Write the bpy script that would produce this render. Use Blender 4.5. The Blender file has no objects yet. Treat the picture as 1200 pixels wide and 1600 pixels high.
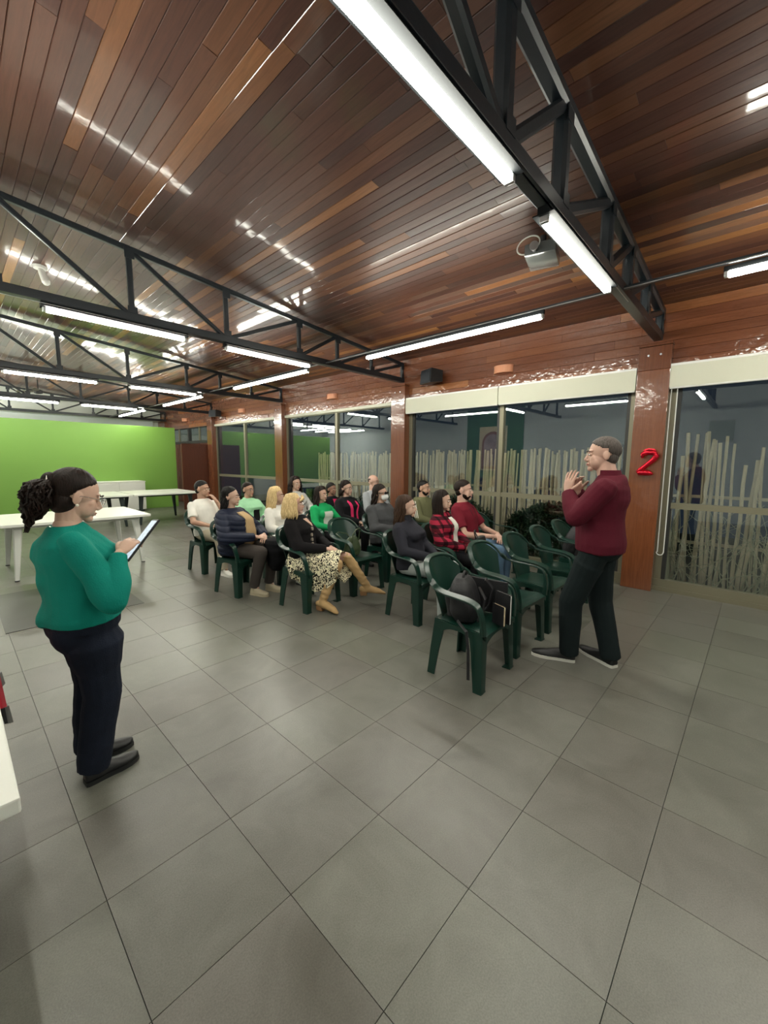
import bpy, bmesh, math, random
import numpy as np
from mathutils import Vector, Matrix, noise
random.seed(7)
SC = bpy.context.scene
COL = SC.collection
PI = math.pi

# ---------------------------------------------------------------- camera
CAM_H = 1.55
F_PX, YAW, PITCH, ROLL = 632.65, 0.8234833, -0.1241955, 0.00751
def cam_basis():
    f = np.array([math.sin(YAW)*math.cos(PITCH), math.cos(YAW)*math.cos(PITCH), math.sin(PITCH)])
    r = np.array([math.cos(YAW), -math.sin(YAW), 0.0]); u = np.cross(r, f)
    return (r*math.cos(ROLL)+u*math.sin(ROLL), -r*math.sin(ROLL)+u*math.cos(ROLL), f)
CR, CU, CF = cam_basis()
cd = bpy.data.cameras.new('camera'); cam = bpy.data.objects.new('camera', cd); COL.objects.link(cam)
cd.sensor_fit = 'HORIZONTAL'; cd.sensor_width = 36.0; cd.lens = F_PX*36.0/1200.0; cd.clip_start = .05
M = Matrix.Identity(4)
for i in range(3):
    M[i][0] = CR[i]; M[i][1] = CU[i]; M[i][2] = -CF[i]
M[2][3] = CAM_H
cam.matrix_world = M
SC.camera = cam

# ---------------------------------------------------------------- world, exposure
w = bpy.data.worlds.new('night'); SC.world = w; w.use_nodes = True
bg = w.node_tree.nodes['Background']; bg.inputs[0].default_value = (0.010, 0.014, 0.022, 1); bg.inputs[1].default_value = 1.0
SC.view_settings.view_transform = 'Standard'; SC.view_settings.look = 'None'
SC.view_settings.gamma = 1.0; SC.view_settings.exposure = 0.32; SC.view_settings.use_curve_mapping = False
LAMP = 70.0         # emission of the tubes
LAMP_COL = (1.0, 0.985, 0.86)

ld = bpy.data.lights.new('fence_fill_light', 'AREA'); ld.shape = 'RECTANGLE'; ld.size = 14.0; ld.size_y = .12; ld.energy = 11; ld.color = (1,.93,.88)  # fill light added outside, out of view, to brighten the bamboo fence
lo = bpy.data.objects.new('fence_fill_light', ld); COL.objects.link(lo); lo.location = (6.12, 3.5, 2.95); lo.rotation_euler = (0, math.radians(-22), math.radians(0))
lo.rotation_euler = (Matrix.Rotation(math.radians(-20), 3, 'Y')@Matrix.Rotation(math.radians(90), 3, 'Z')).to_euler()

# ---------------------------------------------------------------- helpers: materials
def mat(name, col, rough=.6, metal=0.0, spec=.5, coat=0.0, sheen=0.0, bump=0.0, bscale=60.0, var=0.0, vscale=4.0, emit=None, estr=0.0, alpha=1.0):
    m = bpy.data.materials.new(name); m.use_nodes = True
    nt = m.node_tree; b = nt.nodes['Principled BSDF']
    b.inputs['Base Color'].default_value = (*col, 1); b.inputs['Roughness'].default_value = rough
    b.inputs['Metallic'].default_value = metal; b.inputs['Specular IOR Level'].default_value = spec
    b.inputs['Coat Weight'].default_value = coat; b.inputs['Coat Roughness'].default_value = .08
    b.inputs['Sheen Weight'].default_value = sheen
    if emit: b.inputs['Emission Color'].default_value = (*emit, 1); b.inputs['Emission Strength'].default_value = estr
    tc = nt.nodes.new('ShaderNodeTexCoord')
    if var > 0:
        n = nt.nodes.new('ShaderNodeTexNoise'); n.inputs['Scale'].default_value = vscale; n.inputs['Detail'].default_value = 5
        nt.links.new(tc.outputs['Object'], n.inputs['Vector'])
        mx = nt.nodes.new('ShaderNodeMix'); mx.data_type = 'RGBA'
        mx.inputs['A'].default_value = tuple(c*(1-var) for c in col)+(1,); mx.inputs['B'].default_value = tuple(min(1, c*(1+var)) for c in col)+(1,)
        nt.links.new(n.outputs['Fac'], mx.inputs['Factor']); nt.links.new(mx.outputs['Result'], b.inputs['Base Color'])
    if bump > 0:
        n = nt.nodes.new('ShaderNodeTexNoise'); n.inputs['Scale'].default_value = bscale; n.inputs['Detail'].default_value = 3
        nt.links.new(tc.outputs['Object'], n.inputs['Vector'])
        bp = nt.nodes.new('ShaderNodeBump'); bp.inputs['Strength'].default_value = bump; bp.inputs['Distance'].default_value = .01
        nt.links.new(n.outputs['Fac'], bp.inputs['Height']); nt.links.new(bp.outputs['Normal'], b.inputs['Normal'])
    return m
def nodes_of(m): return m.node_tree, m.node_tree.nodes, m.node_tree.links

# ---------------------------------------------------------------- helpers: geometry
def V3(*a): return np.array(a, float)
def unit(v):
    v = np.asarray(v, float); n = np.linalg.norm(v); return v/n if n > 1e-9 else v
class G:
    """collects polygons into one mesh"""
    def __init__(s): s.v = []; s.f = []
    def raw(s, vs, fs):
        o = len(s.v); s.v.extend([tuple(map(float, p)) for p in vs]); s.f.extend([tuple(i+o for i in f) for f in fs]); return s
    def box(s, lo, hi):
        x0, y0, z0 = lo; x1, y1, z1 = hi
        return s.raw([(x0,y0,z0),(x1,y0,z0),(x1,y1,z0),(x0,y1,z0),(x0,y0,z1),(x1,y0,z1),(x1,y1,z1),(x0,y1,z1)],
                     [(0,3,2,1),(4,5,6,7),(0,1,5,4),(1,2,6,5),(2,3,7,6),(3,0,4,7)])
    def cbox(s, lo, hi, c=.004):
        """box with chamfered vertical and horizontal edges"""
        bm = bmesh.new(); bmesh.ops.create_cube(bm, size=1)
        for v in bm.verts: v.co = Vector([lo[i]+(v.co[i]+.5)*(hi[i]-lo[i]) for i in range(3)])
        bmesh.ops.bevel(bm, geom=bm.edges[:], offset=c, segments=2, affect='EDGES', profile=.6)
        bm.verts.index_update()
        s.raw([v.co[:] for v in bm.verts], [[v.index for v in f.verts] for f in bm.faces]); bm.free(); return s
    def loft(s, secs, cap=True):
        n = len(secs[0]); o = len(s.v)
        for c in secs: s.v.extend([tuple(map(float, p)) for p in c])
        for k in range(len(secs)-1):
            for i in range(n):
                j = (i+1) % n; a = o+k*n
                s.f.append((a+i, a+j, a+n+j, a+n+i))
        if cap:
            s.f.append(tuple(o+i for i in range(n-1, -1, -1))); e = o+(len(secs)-1)*n; s.f.append(tuple(e+i for i in range(n)))
        return s
    def tube(s, pts, rad, n=8, flat=None, up=None, ends=False):
        """sweep along pts; rad scalar or list; flat: second radius along 'up' side"""
        pts = [np.asarray(p, float) for p in pts]; m = len(pts)
        rs = rad if isinstance(rad, (list, tuple, np.ndarray)) else [rad]*m
        fl = flat if isinstance(flat, (list, tuple)) else ([flat]*m if flat is not None else rs)
        u = None; secs = []
        for i, p in enumerate(pts):
            t = unit(pts[min(i+1, m-1)]-pts[max(i-1, 0)])
            if up is not None:
                uu = np.asarray(up[i] if isinstance(up, list) else up, float); u = unit(uu-t*(uu@t))
            elif u is None:
                a = V3(0,0,1) if abs(t[2]) < .9 else V3(1,0,0); u = unit(a-t*(a@t))
            else: u = unit(u-t*(u@t))
            w_ = np.cross(t, u)
            secs.append([p+w_*rs[i]*math.cos(2*PI*k/n)+u*fl[i]*math.sin(2*PI*k/n) for k in range(n)])
        if ends:
            t0 = unit(pts[0]-pts[1]); t1 = unit(pts[-1]-pts[-2])
            def sh(sec, c, f, d): return [c+(q-c)*f+d for q in sec]
            secs = [sh(secs[0], pts[0], .3, t0*rs[0]*.95), sh(secs[0], pts[0], .75, t0*rs[0]*.66)]+secs+[sh(secs[-1], pts[-1], .75, t1*rs[-1]*.66), sh(secs[-1], pts[-1], .3, t1*rs[-1]*.95)]
        return s.loft(secs)
    def rect_sweep(s, pts, ws, hs, ups):
        """rounded-rectangle sweep: width ws along side axis, height hs along ups"""
        pts = [np.asarray(p, float) for p in pts]; m = len(pts); secs = []
        for i, p in enumerate(pts):
            t = unit(pts[min(i+1, m-1)]-pts[max(i-1, 0)])
            uu = np.asarray(ups[i] if isinstance(ups, list) else ups, float); u = unit(uu-t*(uu@t)); sd = np.cross(t, u)
            a = (ws[i] if isinstance(ws, list) else ws)/2; b = (hs[i] if isinstance(hs, list) else hs)/2; c = min(a, b)*.45
            q = [(a-c,-b),(a,-b+c),(a,b-c),(a-c,b),(-a+c,b),(-a,b-c),(-a,-b+c),(-a+c,-b)]
            secs.append([p+sd*x+u*y for x, y in q])
        return s.loft(secs)
    def ell(s, c, r, R=None, nu=16, nv=10, fn=None):
        c = np.asarray(c, float); o = len(s.v); ring = []
        def P(d):
            q = d*np.asarray(r, float)
            if fn is not None: q = q*fn(d)
            if R is not None: q = R@q
            return tuple(c+q)
        s.v.append(P(V3(0,0,-1)))
        for j in range(1, nv):
            ph = -PI/2+PI*j/nv
            for i in range(nu):
                th = 2*PI*i/nu; s.v.append(P(V3(math.cos(ph)*math.cos(th), math.cos(ph)*math.sin(th), math.sin(ph))))
        s.v.append(P(V3(0,0,1))); top = len(s.v)-1
        for i in range(nu): s.f.append((o, o+1+(i+1) % nu, o+1+i))
        for j in range(nv-2):
            for i in range(nu):
                a = o+1+j*nu; s.f.append((a+i, a+(i+1) % nu, a+nu+(i+1) % nu, a+nu+i))
        a = o+1+(nv-2)*nu
        for i in range(nu): s.f.append((a+i, a+(i+1) % nu, top))
        return s
    def cone(s, p0, r0, p1, r1, n=14):
        """capsule with two radii"""
        p0 = np.asarray(p0, float); p1 = np.asarray(p1, float)
        return s.tube([p0, p0*.5+p1*.5, p1], [r0, (r0+r1)/2, r1], n=n, ends=True)
    def prism(s, poly, axis, a, b):
        """extrude 2D poly along axis (0,1,2) from a to b"""
        idx = [(1,2),(0,2),(0,1)][axis]
        def mk(p, t):
            q = [0,0,0]; q[axis] = t; q[idx[0]] = p[0]; q[idx[1]] = p[1]; return q
        return s.loft([[mk(p, a) for p in poly], [mk(p, b) for p in poly]])
    def xf(s, R, t):
        s.v = [tuple(np.asarray(R)@np.asarray(p)+np.asarray(t)) for p in s.v]; return s
    def mesh(s, name):
        m = bpy.data.meshes.new(name); m.from_pydata(s.v, [], s.f); m.update()
        bm = bmesh.new(); bm.from_mesh(m); bmesh.ops.recalc_face_normals(bm, faces=bm.faces[:]); bm.to_mesh(m); bm.free()
        return m
def smooth(me, ang=None):
    me.polygons.foreach_set('use_smooth', [True]*len(me.polygons))
    if ang is not None:
        try: me.set_sharp_from_angle(angle=math.radians(ang))
        except Exception: pass
def link(name, me, m=None, parent=None, loc=None):
    o = bpy.data.objects.new(name, me); COL.objects.link(o)
    if m is not None:
        if not me.materials: me.materials.append(m)
    if parent is not None: o.parent = parent
    if loc is not None: o.location = loc
    return o
def mk(name, g, m, parent=None, sm=None, loc=None):
    me = g.mesh(name)
    if sm is not None: smooth(me, sm)
    return link(name, me, m, parent, loc)
def tag(o, label, cat, group=None):
    o['label'] = label; o['category'] = cat
    if group: o['group'] = group
    return o
def thing(name, label, cat, loc=(0,0,0), rz=0.0, group=None):
    o = bpy.data.objects.new(name, None); COL.objects.link(o); o.location = loc; o.rotation_euler = (0,0,rz); o.empty_display_size = .1
    return tag(o, label, cat, group)
def struct(o): o['kind'] = 'structure'; return o
def copy_tree(o, parent=None):
    c = o.copy(); COL.objects.link(c)
    if parent is not None: c.parent = parent
    for ch in list(o.children): copy_tree(ch, c)
    return c
_tmp = None
def remesh(g, voxel, sm_it=4, noise_fn=None, name='body'):
    """one continuous skin around all the pieces in g"""
    me = g.mesh('tmp'); o = bpy.data.objects.new('tmp', me); COL.objects.link(o)
    r = o.modifiers.new('r', 'REMESH'); r.mode = 'VOXEL'; r.voxel_size = voxel; r.use_smooth_shade = True
    if sm_it:
        s_ = o.modifiers.new('s', 'SMOOTH'); s_.factor = .5; s_.iterations = sm_it
    dg = bpy.context.evaluated_depsgraph_get(); ev = o.evaluated_get(dg)
    out = bpy.data.meshes.new_from_object(ev, preserve_all_data_layers=False, depsgraph=dg)
    bpy.data.objects.remove(o); bpy.data.meshes.remove(me)
    out.name = name
    if noise_fn is not None:
        n = len(out.vertices); co = np.empty(n*3); out.vertices.foreach_get('co', co); co = co.reshape(-1, 3)
        no = np.empty(n*3); out.vertex_normals.foreach_get('vector', no); no = no.reshape(-1, 3)
        co = co+no*noise_fn(co)[:, None]
        out.vertices.foreach_set('co', co.ravel()); out.update()
    smooth(out); return out
def join_meshes(mes, name):
    vs, fs = [], []
    for me in mes:
        n = len(me.vertices); co = np.empty(n*3); me.vertices.foreach_get('co', co); o = len(vs)
        vs.extend(map(tuple, co.reshape(-1, 3))); fs.extend([tuple(i+o for i in p.vertices) for p in me.polygons])
        bpy.data.meshes.remove(me)
    out = bpy.data.meshes.new(name); out.from_pydata(vs, [], fs); out.update(); smooth(out); return out

def project(p):
    d = np.asarray(p, float)-V3(0,0,CAM_H); z = d@CF
    if z < .05: return None
    return (600+F_PX*(d@CR)/z, 800-F_PX*(d@CU)/z)
def screen_size(corners):
    """pixels the piece covers in the frame (0 if outside)"""
    q = [project(c) for c in corners]
    if any(p is None for p in q):
        q = [p for p in q if p is not None]
        if len(q) < 2: return 0
    xs = [min(1200, max(0, p[0])) for p in q]; ys = [min(1600, max(0, p[1])) for p in q]
    return (max(xs)-min(xs))*(max(ys)-min(ys))

# ---------------------------------------------------------------- materials
def pos_noise(nt, scale, detail=4, rough=.55, vec=None, dist=0):
    n = nt.nodes.new('ShaderNodeTexNoise'); n.inputs['Scale'].default_value = scale; n.inputs['Detail'].default_value = detail
    n.inputs['Roughness'].default_value = rough; n.inputs['Distortion'].default_value = dist
    if vec is None:
        g_ = nt.nodes.new('ShaderNodeNewGeometry'); vec = g_.outputs['Position']
    nt.links.new(vec, n.inputs['Vector']); return n.outputs['Fac']
def ramp(nt, src, stops):
    r = nt.nodes.new('ShaderNodeValToRGB'); el = r.color_ramp.elements
    while len(el) < len(stops): el.new(.5)
    for e, (p, c) in zip(el, stops): e.position = p; e.color = (*c, 1)
    nt.links.new(src, r.inputs['Fac']); return r.outputs['Color']
def mixc(nt, fac, a, b, mode='MIX'):
    m = nt.nodes.new('ShaderNodeMix'); m.data_type = 'RGBA'; m.blend_type = mode
    for k, v in (('Factor', fac), ('A', a), ('B', b)):
        if isinstance(v, (int, float)): m.inputs[k].default_value = v
        elif isinstance(v, tuple): m.inputs[k].default_value = (*v, 1)
        else: nt.links.new(v, m.inputs[k])
    return m.outputs['Result']
def tile_material():
    m = mat('grey porcelain floor tile', (.16,.16,.14), rough=.36, spec=.5); nt, nd, lk = nodes_of(m); b = nd['Principled BSDF']
    oi = nd.new('ShaderNodeObjectInfo')
    g_ = nd.new('ShaderNodeNewGeometry')
    add = nd.new('ShaderNodeVectorMath'); add.operation = 'MULTIPLY_ADD'
    cmb = nd.new('ShaderNodeCombineXYZ'); lk.new(oi.outputs['Random'], cmb.inputs[0]); lk.new(oi.outputs['Random'], cmb.inputs[2])
    lk.new(cmb.outputs[0], add.inputs[0]); add.inputs[1].default_value = (31,17,23); lk.new(g_.outputs['Position'], add.inputs[2])
    n1 = pos_noise(nt, 3.2, 7, .62, add.outputs[0], .6)
    c1 = ramp(nt, n1, [(.25,(.108,.105,.088)), (.5,(.142,.139,.119)), (.75,(.182,.179,.156))])
    n2 = pos_noise(nt, 190, 2, .6)
    c2 = ramp(nt, n2, [(.3,(.80,.80,.80)), (.7,(1.1,1.1,1.1))])
    c = mixc(nt, 1.0, c1, c2, 'MULTIPLY')
    tn = ramp(nt, oi.outputs['Random'], [(0,(.93,.90,.90)), (.5,(1,1,1)), (1,(1.04,1.08,1.02))])
    c = mixc(nt, 1.0, c, tn, 'MULTIPLY'); lk.new(c, b.inputs['Base Color'])
    rr = ramp(nt, n1, [(.3,(.28,.28,.28)), (.7,(.42,.42,.42))]); lk.new(rr, b.inputs['Roughness'])
    bp = nd.new('ShaderNodeBump'); bp.inputs['Strength'].default_value = .10; bp.inputs['Distance'].default_value = .004
    lk.new(n2, bp.inputs['Height']); lk.new(bp.outputs['Normal'], b.inputs['Normal'])
    return m
def plank_material(name, stops, axis, rough=.2, coat=.6, bumpw=.03):
    """varnished board: per-board tone from the object's random, grain along axis"""
    m = mat(name, (.2,.08,.03), rough=rough, spec=.5, coat=coat); nt, nd, lk = nodes_of(m); b = nd['Principled BSDF']
    oi = nd.new('ShaderNodeObjectInfo'); g_ = nd.new('ShaderNodeNewGeometry')
    mp = nd.new('ShaderNodeMapping'); sc = [1.0,1.0,1.0]; sc[axis] = .06; mp.inputs['Scale'].default_value = sc
    lk.new(g_.outputs['Position'], mp.inputs['Vector'])
    at = nd.new('ShaderNodeAttribute'); at.attribute_name = 'tone'
    tot = nd.new('ShaderNodeMath'); tot.operation = 'ADD'; lk.new(oi.outputs['Random'], tot.inputs[0]); lk.new(at.outputs['Fac'], tot.inputs[1])
    fr = nd.new('ShaderNodeMath'); fr.operation = 'FRACT'; lk.new(tot.outputs[0], fr.inputs[0])
    base = ramp(nt, fr.outputs[0], stops)
    gr = pos_noise(nt, 45, 5, .6, mp.outputs[0], 1.2)
    c = mixc(nt, 1.0, base, ramp(nt, gr, [(.3,(.80,.79,.78)), (.7,(1.16,1.15,1.13))]), 'MULTIPLY')
    lk.new(c, b.inputs['Base Color'])
    b.inputs['Coat Roughness'].default_value = .085; b.inputs['Specular IOR Level'].default_value = .3
    bp = nd.new('ShaderNodeBump'); bp.inputs['Strength'].default_value = bumpw; bp.inputs['Distance'].default_value = .02
    lk.new(pos_noise(nt, 14, 2, .5), bp.inputs['Height']); lk.new(bp.outputs['Normal'], b.inputs['Normal']); lk.new(bp.outputs['Normal'], b.inputs['Coat Normal'])
    return m
WOOD_STOPS = [(0,(.085,.030,.018)), (.5,(.115,.042,.023)), (.85,(.135,.052,.026)), (1.0,(.17,.070,.030))]
CEIL_STOPS = [(0,(.055,.022,.017)), (.25,(.074,.029,.021)), (.5,(.094,.037,.024)), (.72,(.118,.047,.026)), (.86,(.16,.066,.030)), (.94,(.24,.10,.038)), (1.0,(.33,.15,.050))]
M_TILE = tile_material()
M_GROUT = mat('dark floor joint', (.050,.048,.042), rough=.8)
M_CEIL = plank_material('varnished ceiling boards', CEIL_STOPS, 1, rough=.45, coat=.55)
M_WALLWOOD = plank_material('varnished wall boards', [(p, (r*1.55, g*1.45, b*1.2)) for p, (r, g, b) in WOOD_STOPS], 1, rough=.2, coat=.8, bumpw=.30)
M_POST = plank_material('varnished wooden post', [(0,(.13,.042,.018)), (1,(.17,.056,.022))], 2, rough=.2, coat=.8, bumpw=.10)
M_DARKWOOD = plank_material('dark wooden door', [(0,(.075,.022,.012)), (1,(.10,.03,.015))], 2, rough=.4, coat=.2)
M_STEEL = mat('black painted steel', (.012,.017,.022), rough=.32, spec=.6, bump=.05, bscale=40)
M_STEELM = mat('matt black steel', (.004,.005,.006), rough=.8, spec=.15)
M_ALU = mat('brushed aluminium edge', (.55,.55,.55), rough=.3, metal=.9)
M_TUBE = mat('lit lamp tube', (1,1,1), emit=LAMP_COL, estr=LAMP)
M_WHITE = mat('white painted wall', (.78,.80,.76), rough=.7, bump=.05)
M_OFFW = mat('pale grey painted wall', (.66,.70,.72), rough=.8)
M_GREEN = mat('green painted wall', (.180,.365,.060), rough=.55, bump=.04, bscale=30, var=.04, vscale=1.5)
M_DKGREEN = mat('dark green painted wall', (.05,.16,.07), rough=.7)
M_FRAME = mat('champagne bronze window frame', (.20,.185,.125), rough=.42, metal=.35, spec=.5)
M_FRAMED = mat('dark window rebate and shade', (.02,.02,.018), rough=.5)
M_BLIND = mat('cream blind fabric', (.60,.60,.49), rough=.85, bump=.2, bscale=200)
M_BLACKP = mat('black plastic', (.012,.013,.014), rough=.4)
M_WHITEP = mat('white plastic', (.72,.72,.68), rough=.35)
M_TERRA = mat('terracotta ceramic', (.62,.27,.15), rough=.55, bump=.05)
M_TABLE = mat('white laminate', (.78,.79,.72), rough=.3)
M_CHAIR = mat('dark green moulded plastic', (.006,.030,.021), rough=.28, spec=.45, coat=.0, bump=.03, bscale=25)
def glass_material():
    m = bpy.data.materials.new('window glass'); m.use_nodes = True; nt = m.node_tree; nt.nodes.clear()
    o = nt.nodes.new('ShaderNodeOutputMaterial'); t = nt.nodes.new('ShaderNodeBsdfTransparent'); t.inputs[0].default_value = (.92,.96,.94,1)
    g_ = nt.nodes.new('ShaderNodeBsdfGlossy'); g_.inputs['Roughness'].default_value = .008; g_.inputs[0].default_value = (.95,1,1,1)
    lw = nt.nodes.new('ShaderNodeLayerWeight'); lw.inputs['Blend'].default_value = .5
    pw = nt.nodes.new('ShaderNodeMath'); pw.operation = 'POWER'; pw.inputs[1].default_value = 4.5; nt.links.new(lw.outputs['Facing'], pw.inputs[0])
    f = nt.nodes.new('ShaderNodeMath'); f.operation = 'MULTIPLY_ADD'; f.inputs[1].default_value = .90; f.inputs[2].default_value = .085; nt.links.new(pw.outputs[0], f.inputs[0])
    mx = nt.nodes.new('ShaderNodeMixShader')
    nt.links.new(f.outputs[0], mx.inputs[0]); nt.links.new(t.outputs[0], mx.inputs[1]); nt.links.new(g_.outputs[0], mx.inputs[2]); nt.links.new(mx.outputs[0], o.inputs[0])
    return m
M_GLASS = glass_material()

# ================================================================ SETTING
WX = 5.85                                     # inner face of the window wall
POSTS = [1.03, 4.98, 8.93, 12.80, 16.70]
def ceil_z(x): return 3.38+.09*(WX-x)

# ---- floor: separate tiles
T = .45676; X0 = 1.6284; Y0 = .6489; GAP = .0026
fl = struct(mk('floor', G().box((-2.2,-4.2,-.14), (6.05,17.9,-.010)), M_GROUT))
tiles = []
for i in range(-10, 9):
    for j in range(-11, 38):
        x = X0-i*T; y = Y0+j*T
        if x < -2.3 or x > 6.0 or y < -4.2 or y > 17.6: continue
        s = screen_size([(x,y,0),(x+T,y,0),(x+T,y+T,0),(x,y+T,0)])
        tiles.append((s, x, y))
tiles.sort(key=lambda t: -t[0])
tme = G().box((GAP/2,GAP/2,-.0105), (T-GAP/2,T-GAP/2,0)).mesh('tile')
tme.materials.append(M_TILE)
for s, x, y in tiles[:300]: link('tile', tme, None, fl, (x, y, 0))
g = G()
for s, x, y in tiles[300:]: g.box((x+GAP/2,y+GAP/2,-.0105), (x+T-GAP/2,y+T-GAP/2,0))
o = mk('tile', g, M_TILE, fl); o['kind'] = 'stuff'

# ---- ceiling: boards following the slope, running along y
ce = struct(mk('ceiling', G().raw([(-2.3,-4.2,ceil_z(-2.3)+.02),(6.1,-4.2,ceil_z(6.1)+.02),(6.1,17.9,ceil_z(6.1)+.02),(-2.3,17.9,ceil_z(-2.3)+.02),
     (-2.3,-4.2,ceil_z(-2.3)+.14),(6.1,-4.2,ceil_z(6.1)+.14),(6.1,17.9,ceil_z(6.1)+.14),(-2.3,17.9,ceil_z(-2.3)+.14)],
     [(0,3,2,1),(4,5,6,7),(0,1,5,4),(1,2,6,5),(2,3,7,6),(3,0,4,7)]), mat('dark ceiling deck', (.008,.006,.005), rough=.9)))
PW = .0905
boards = []
rb = random.Random(11)
x = -2.2
while x < WX-.01:
    y = -4.1-rb.random()*2.0
    while y < 17.8:
        L = rb.choice([1.2,1.6,2.1,2.6,3.2,3.8])*(.9+.2*rb.random())
        y1 = min(y+L, 17.85); ya = max(y, -4.15)
        if y1-ya > .1:
            boards.append((screen_size([(x,ya,ceil_z(x)),(x+PW,ya,ceil_z(x+PW)),(x+PW,y1,ceil_z(x+PW)),(x,y1,ceil_z(x))]), x, ya, y1, rb.random(), rb.random()))
        y += L
    x += PW
def board_geo(g, x, ya, y1, dz, tilt=0):
    """board 12 mm thick with eased lower edges and a 5 mm joint"""
    x0, x1 = x+.0009, x+PW-.0009; e = .0032; zt0, zt1 = ceil_z(x)+.018, ceil_z(x+PW)+.018; b0, b1 = ceil_z(x)+dz-tilt, ceil_z(x+PW)+dz+tilt
    prof = [(x0,zt0),(x0,b0+e*1.1),(x0+e,b0),(x1-e,b1),(x1,b1+e*1.1),(x1,zt1)]
    g.loft([[(px_, ya+.0012, pz) for px_, pz in prof], [(px_, y1-.0012, pz) for px_, pz in prof]])
boards.sort(key=lambda t: -t[0])
for s, x, ya, y1, r1, r2 in boards[:300]:
    g = G(); board_geo(g, x, ya, y1, (r1-.5)*.002, (r2-.5)*.0036); mk('plank', g, M_CEIL, ce)
g = G(); tones = []
for s, x, ya, y1, r1, r2 in boards[300:]:
    k = len(g.f); board_geo(g, x, ya, y1, (r1-.5)*.002, (r2-.5)*.0036); tones += [r2]*(len(g.f)-k)
o = mk('plank', g, M_CEIL, ce); o['kind'] = 'stuff'
at = o.data.attributes.new('tone', 'FLOAT', 'FACE'); at.data.foreach_set('value', tones[:len(o.data.polygons)])

# ---- window wall: boarded band over the glazing
wr = struct(mk('wall_right', G().box((WX+.02,-4.2,2.64), (WX+.20,17.9,3.42)), M_FRAMED))
struct(mk('trim_6', G().box((WX+.02,-4.2,-.14), (WX+.2,17.9,.0)), M_FRAMED))
rb = random.Random(5); z = 2.655; ph = .1035
while z < 3.45:
    y = -4.1-rb.random()*2
    while y < 17.6:
        L = rb.choice([1.4,2.0,2.6,3.3])*(.85+.3*rb.random()); a, b_ = max(y,-4.1), min(y+L, 17.6)
        if b_-a > .1:
            dx = (rb.random()-.5)*.003; e = .002; zt = min(z+ph, 3.47)
            g = G().loft([[(WX+.021,a+.001,z+.0008),(WX+dx+e,a+.001,z+.0008),(WX+dx,a+.001,z+e),(WX+dx,a+.001,zt-e),(WX+dx+e,a+.001,zt-.0008),(WX+.021,a+.001,zt-.0008)],
                          [(WX+.021,b_-.001,z+.0008),(WX+dx+e,b_-.001,z+.0008),(WX+dx,b_-.001,z+e),(WX+dx,b_-.001,zt-e),(WX+dx+e,b_-.001,zt-.0008),(WX+.021,b_-.001,zt-.0008)]])
            mk('plank', g, M_WALLWOOD, wr)
        y += L
    z += ph
# ---- posts
post_labels = ['broad glossy brown wooden post behind the man in the maroon sweater, red balloon on it',
  'glossy brown wooden post where the second truss meets the wall, above the bald man',
  'brown wooden post above the woman with long dark curly hair',
  'brown wooden post beside the dark wooden doors at the far end',
  'farthest brown wooden post at the end of the window wall']
for y, lb in zip(POSTS, post_labels):
    t = thing('wooden_post', lb, 'post', (5.80, y, 0), 0, 'wooden posts between the windows')
    mk('shaft', G().cbox((-.075,-.165,0), (.16,.165,2.635), .006), M_POST, t)
    mk('upper_shaft', G().cbox((-.075,-.165,2.6355), (.046,.165,2.90), .003), M_POST, t)
    mk('cap', G().cbox((-.078,-.168,2.905), (.044,.168,2.935), .004), M_POST, t)
    mk('bracket_bolt', G().tube([(-.078,.06,2.80),(-.09,.06,2.80)], .011), M_ALU, t)
    mk('bracket_bolt', G().tube([(-.078,-.06,2.80),(-.09,-.06,2.80)], .011), M_ALU, t)

# ---- windows, one per bay
def window(n, y0, y1, mull, zt, ztr, zb=.14, glass=True):
    xf = WX+.03
    w_ = struct(mk('window_%d' % n, G().box((xf-.03,y0,0),(xf+.06,y1,zb)).box((xf-.045,y0,0),(xf-.03,y1,.05)), M_FRAME))
    mk('frame', G().box((xf-.02,y0,zb),(xf+.05,y0+.07,zt)), M_FRAME, w_); mk('frame', G().box((xf-.02,y1-.07,zb),(xf+.05,y1,zt)), M_FRAME, w_)
    mk('frame', G().box((xf-.02,y0+.07,zt-.07),(xf+.05,y1-.07,zt)), M_FRAME, w_)
    mk('rebate_and_shade', G().box((xf-.005,y0+.07,zb),(xf+.045,y0+.11,zt-.07)).box((xf-.005,y1-.11,zb),(xf+.045,y1-.07,zt-.07)), M_FRAMED, w_)
    edges = [y0+.07]+[m_ for m_ in mull]+[y1-.07]
    for m_ in mull:
        mk('mullion', G().box((xf-.025,m_-.035,zb),(xf+.045,m_+.03,zt-.07)), M_FRAME, w_)
        mk('rebate_and_shade', G().box((xf-.01,m_+.03,zb),(xf+.04,m_+.075,zt-.07)), M_FRAMED, w_)  # dark strip stands in for the shaded side of the sliding leaf
    for a, b_ in zip(edges[:-1], edges[1:]):
        mk('transom', G().box((xf-.015,a+.035,ztr-.035),(xf+.045,b_-.035,ztr+.035)), M_FRAME, w_)
        mk('glass_pane', G().box((xf+.012,a+.03,zb),(xf+.016,b_-.03,ztr-.035)), M_GLASS, w_)
        mk('glass_pane', G().box((xf+.012,a+.03,ztr+.035),(xf+.016,b_-.03,zt-.07)), M_GLASS, w_)
    return w_
window(1, -2.75, .865, [-.95], 2.655, 1.05)
window(2, 1.195, 4.815, [2.99], 2.655, 1.05)
window(3, 5.145, 8.765, [6.86], 2.655, 1.09)
window(4, 9.095, 12.635, [10.85], 2.655, 1.09)
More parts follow.
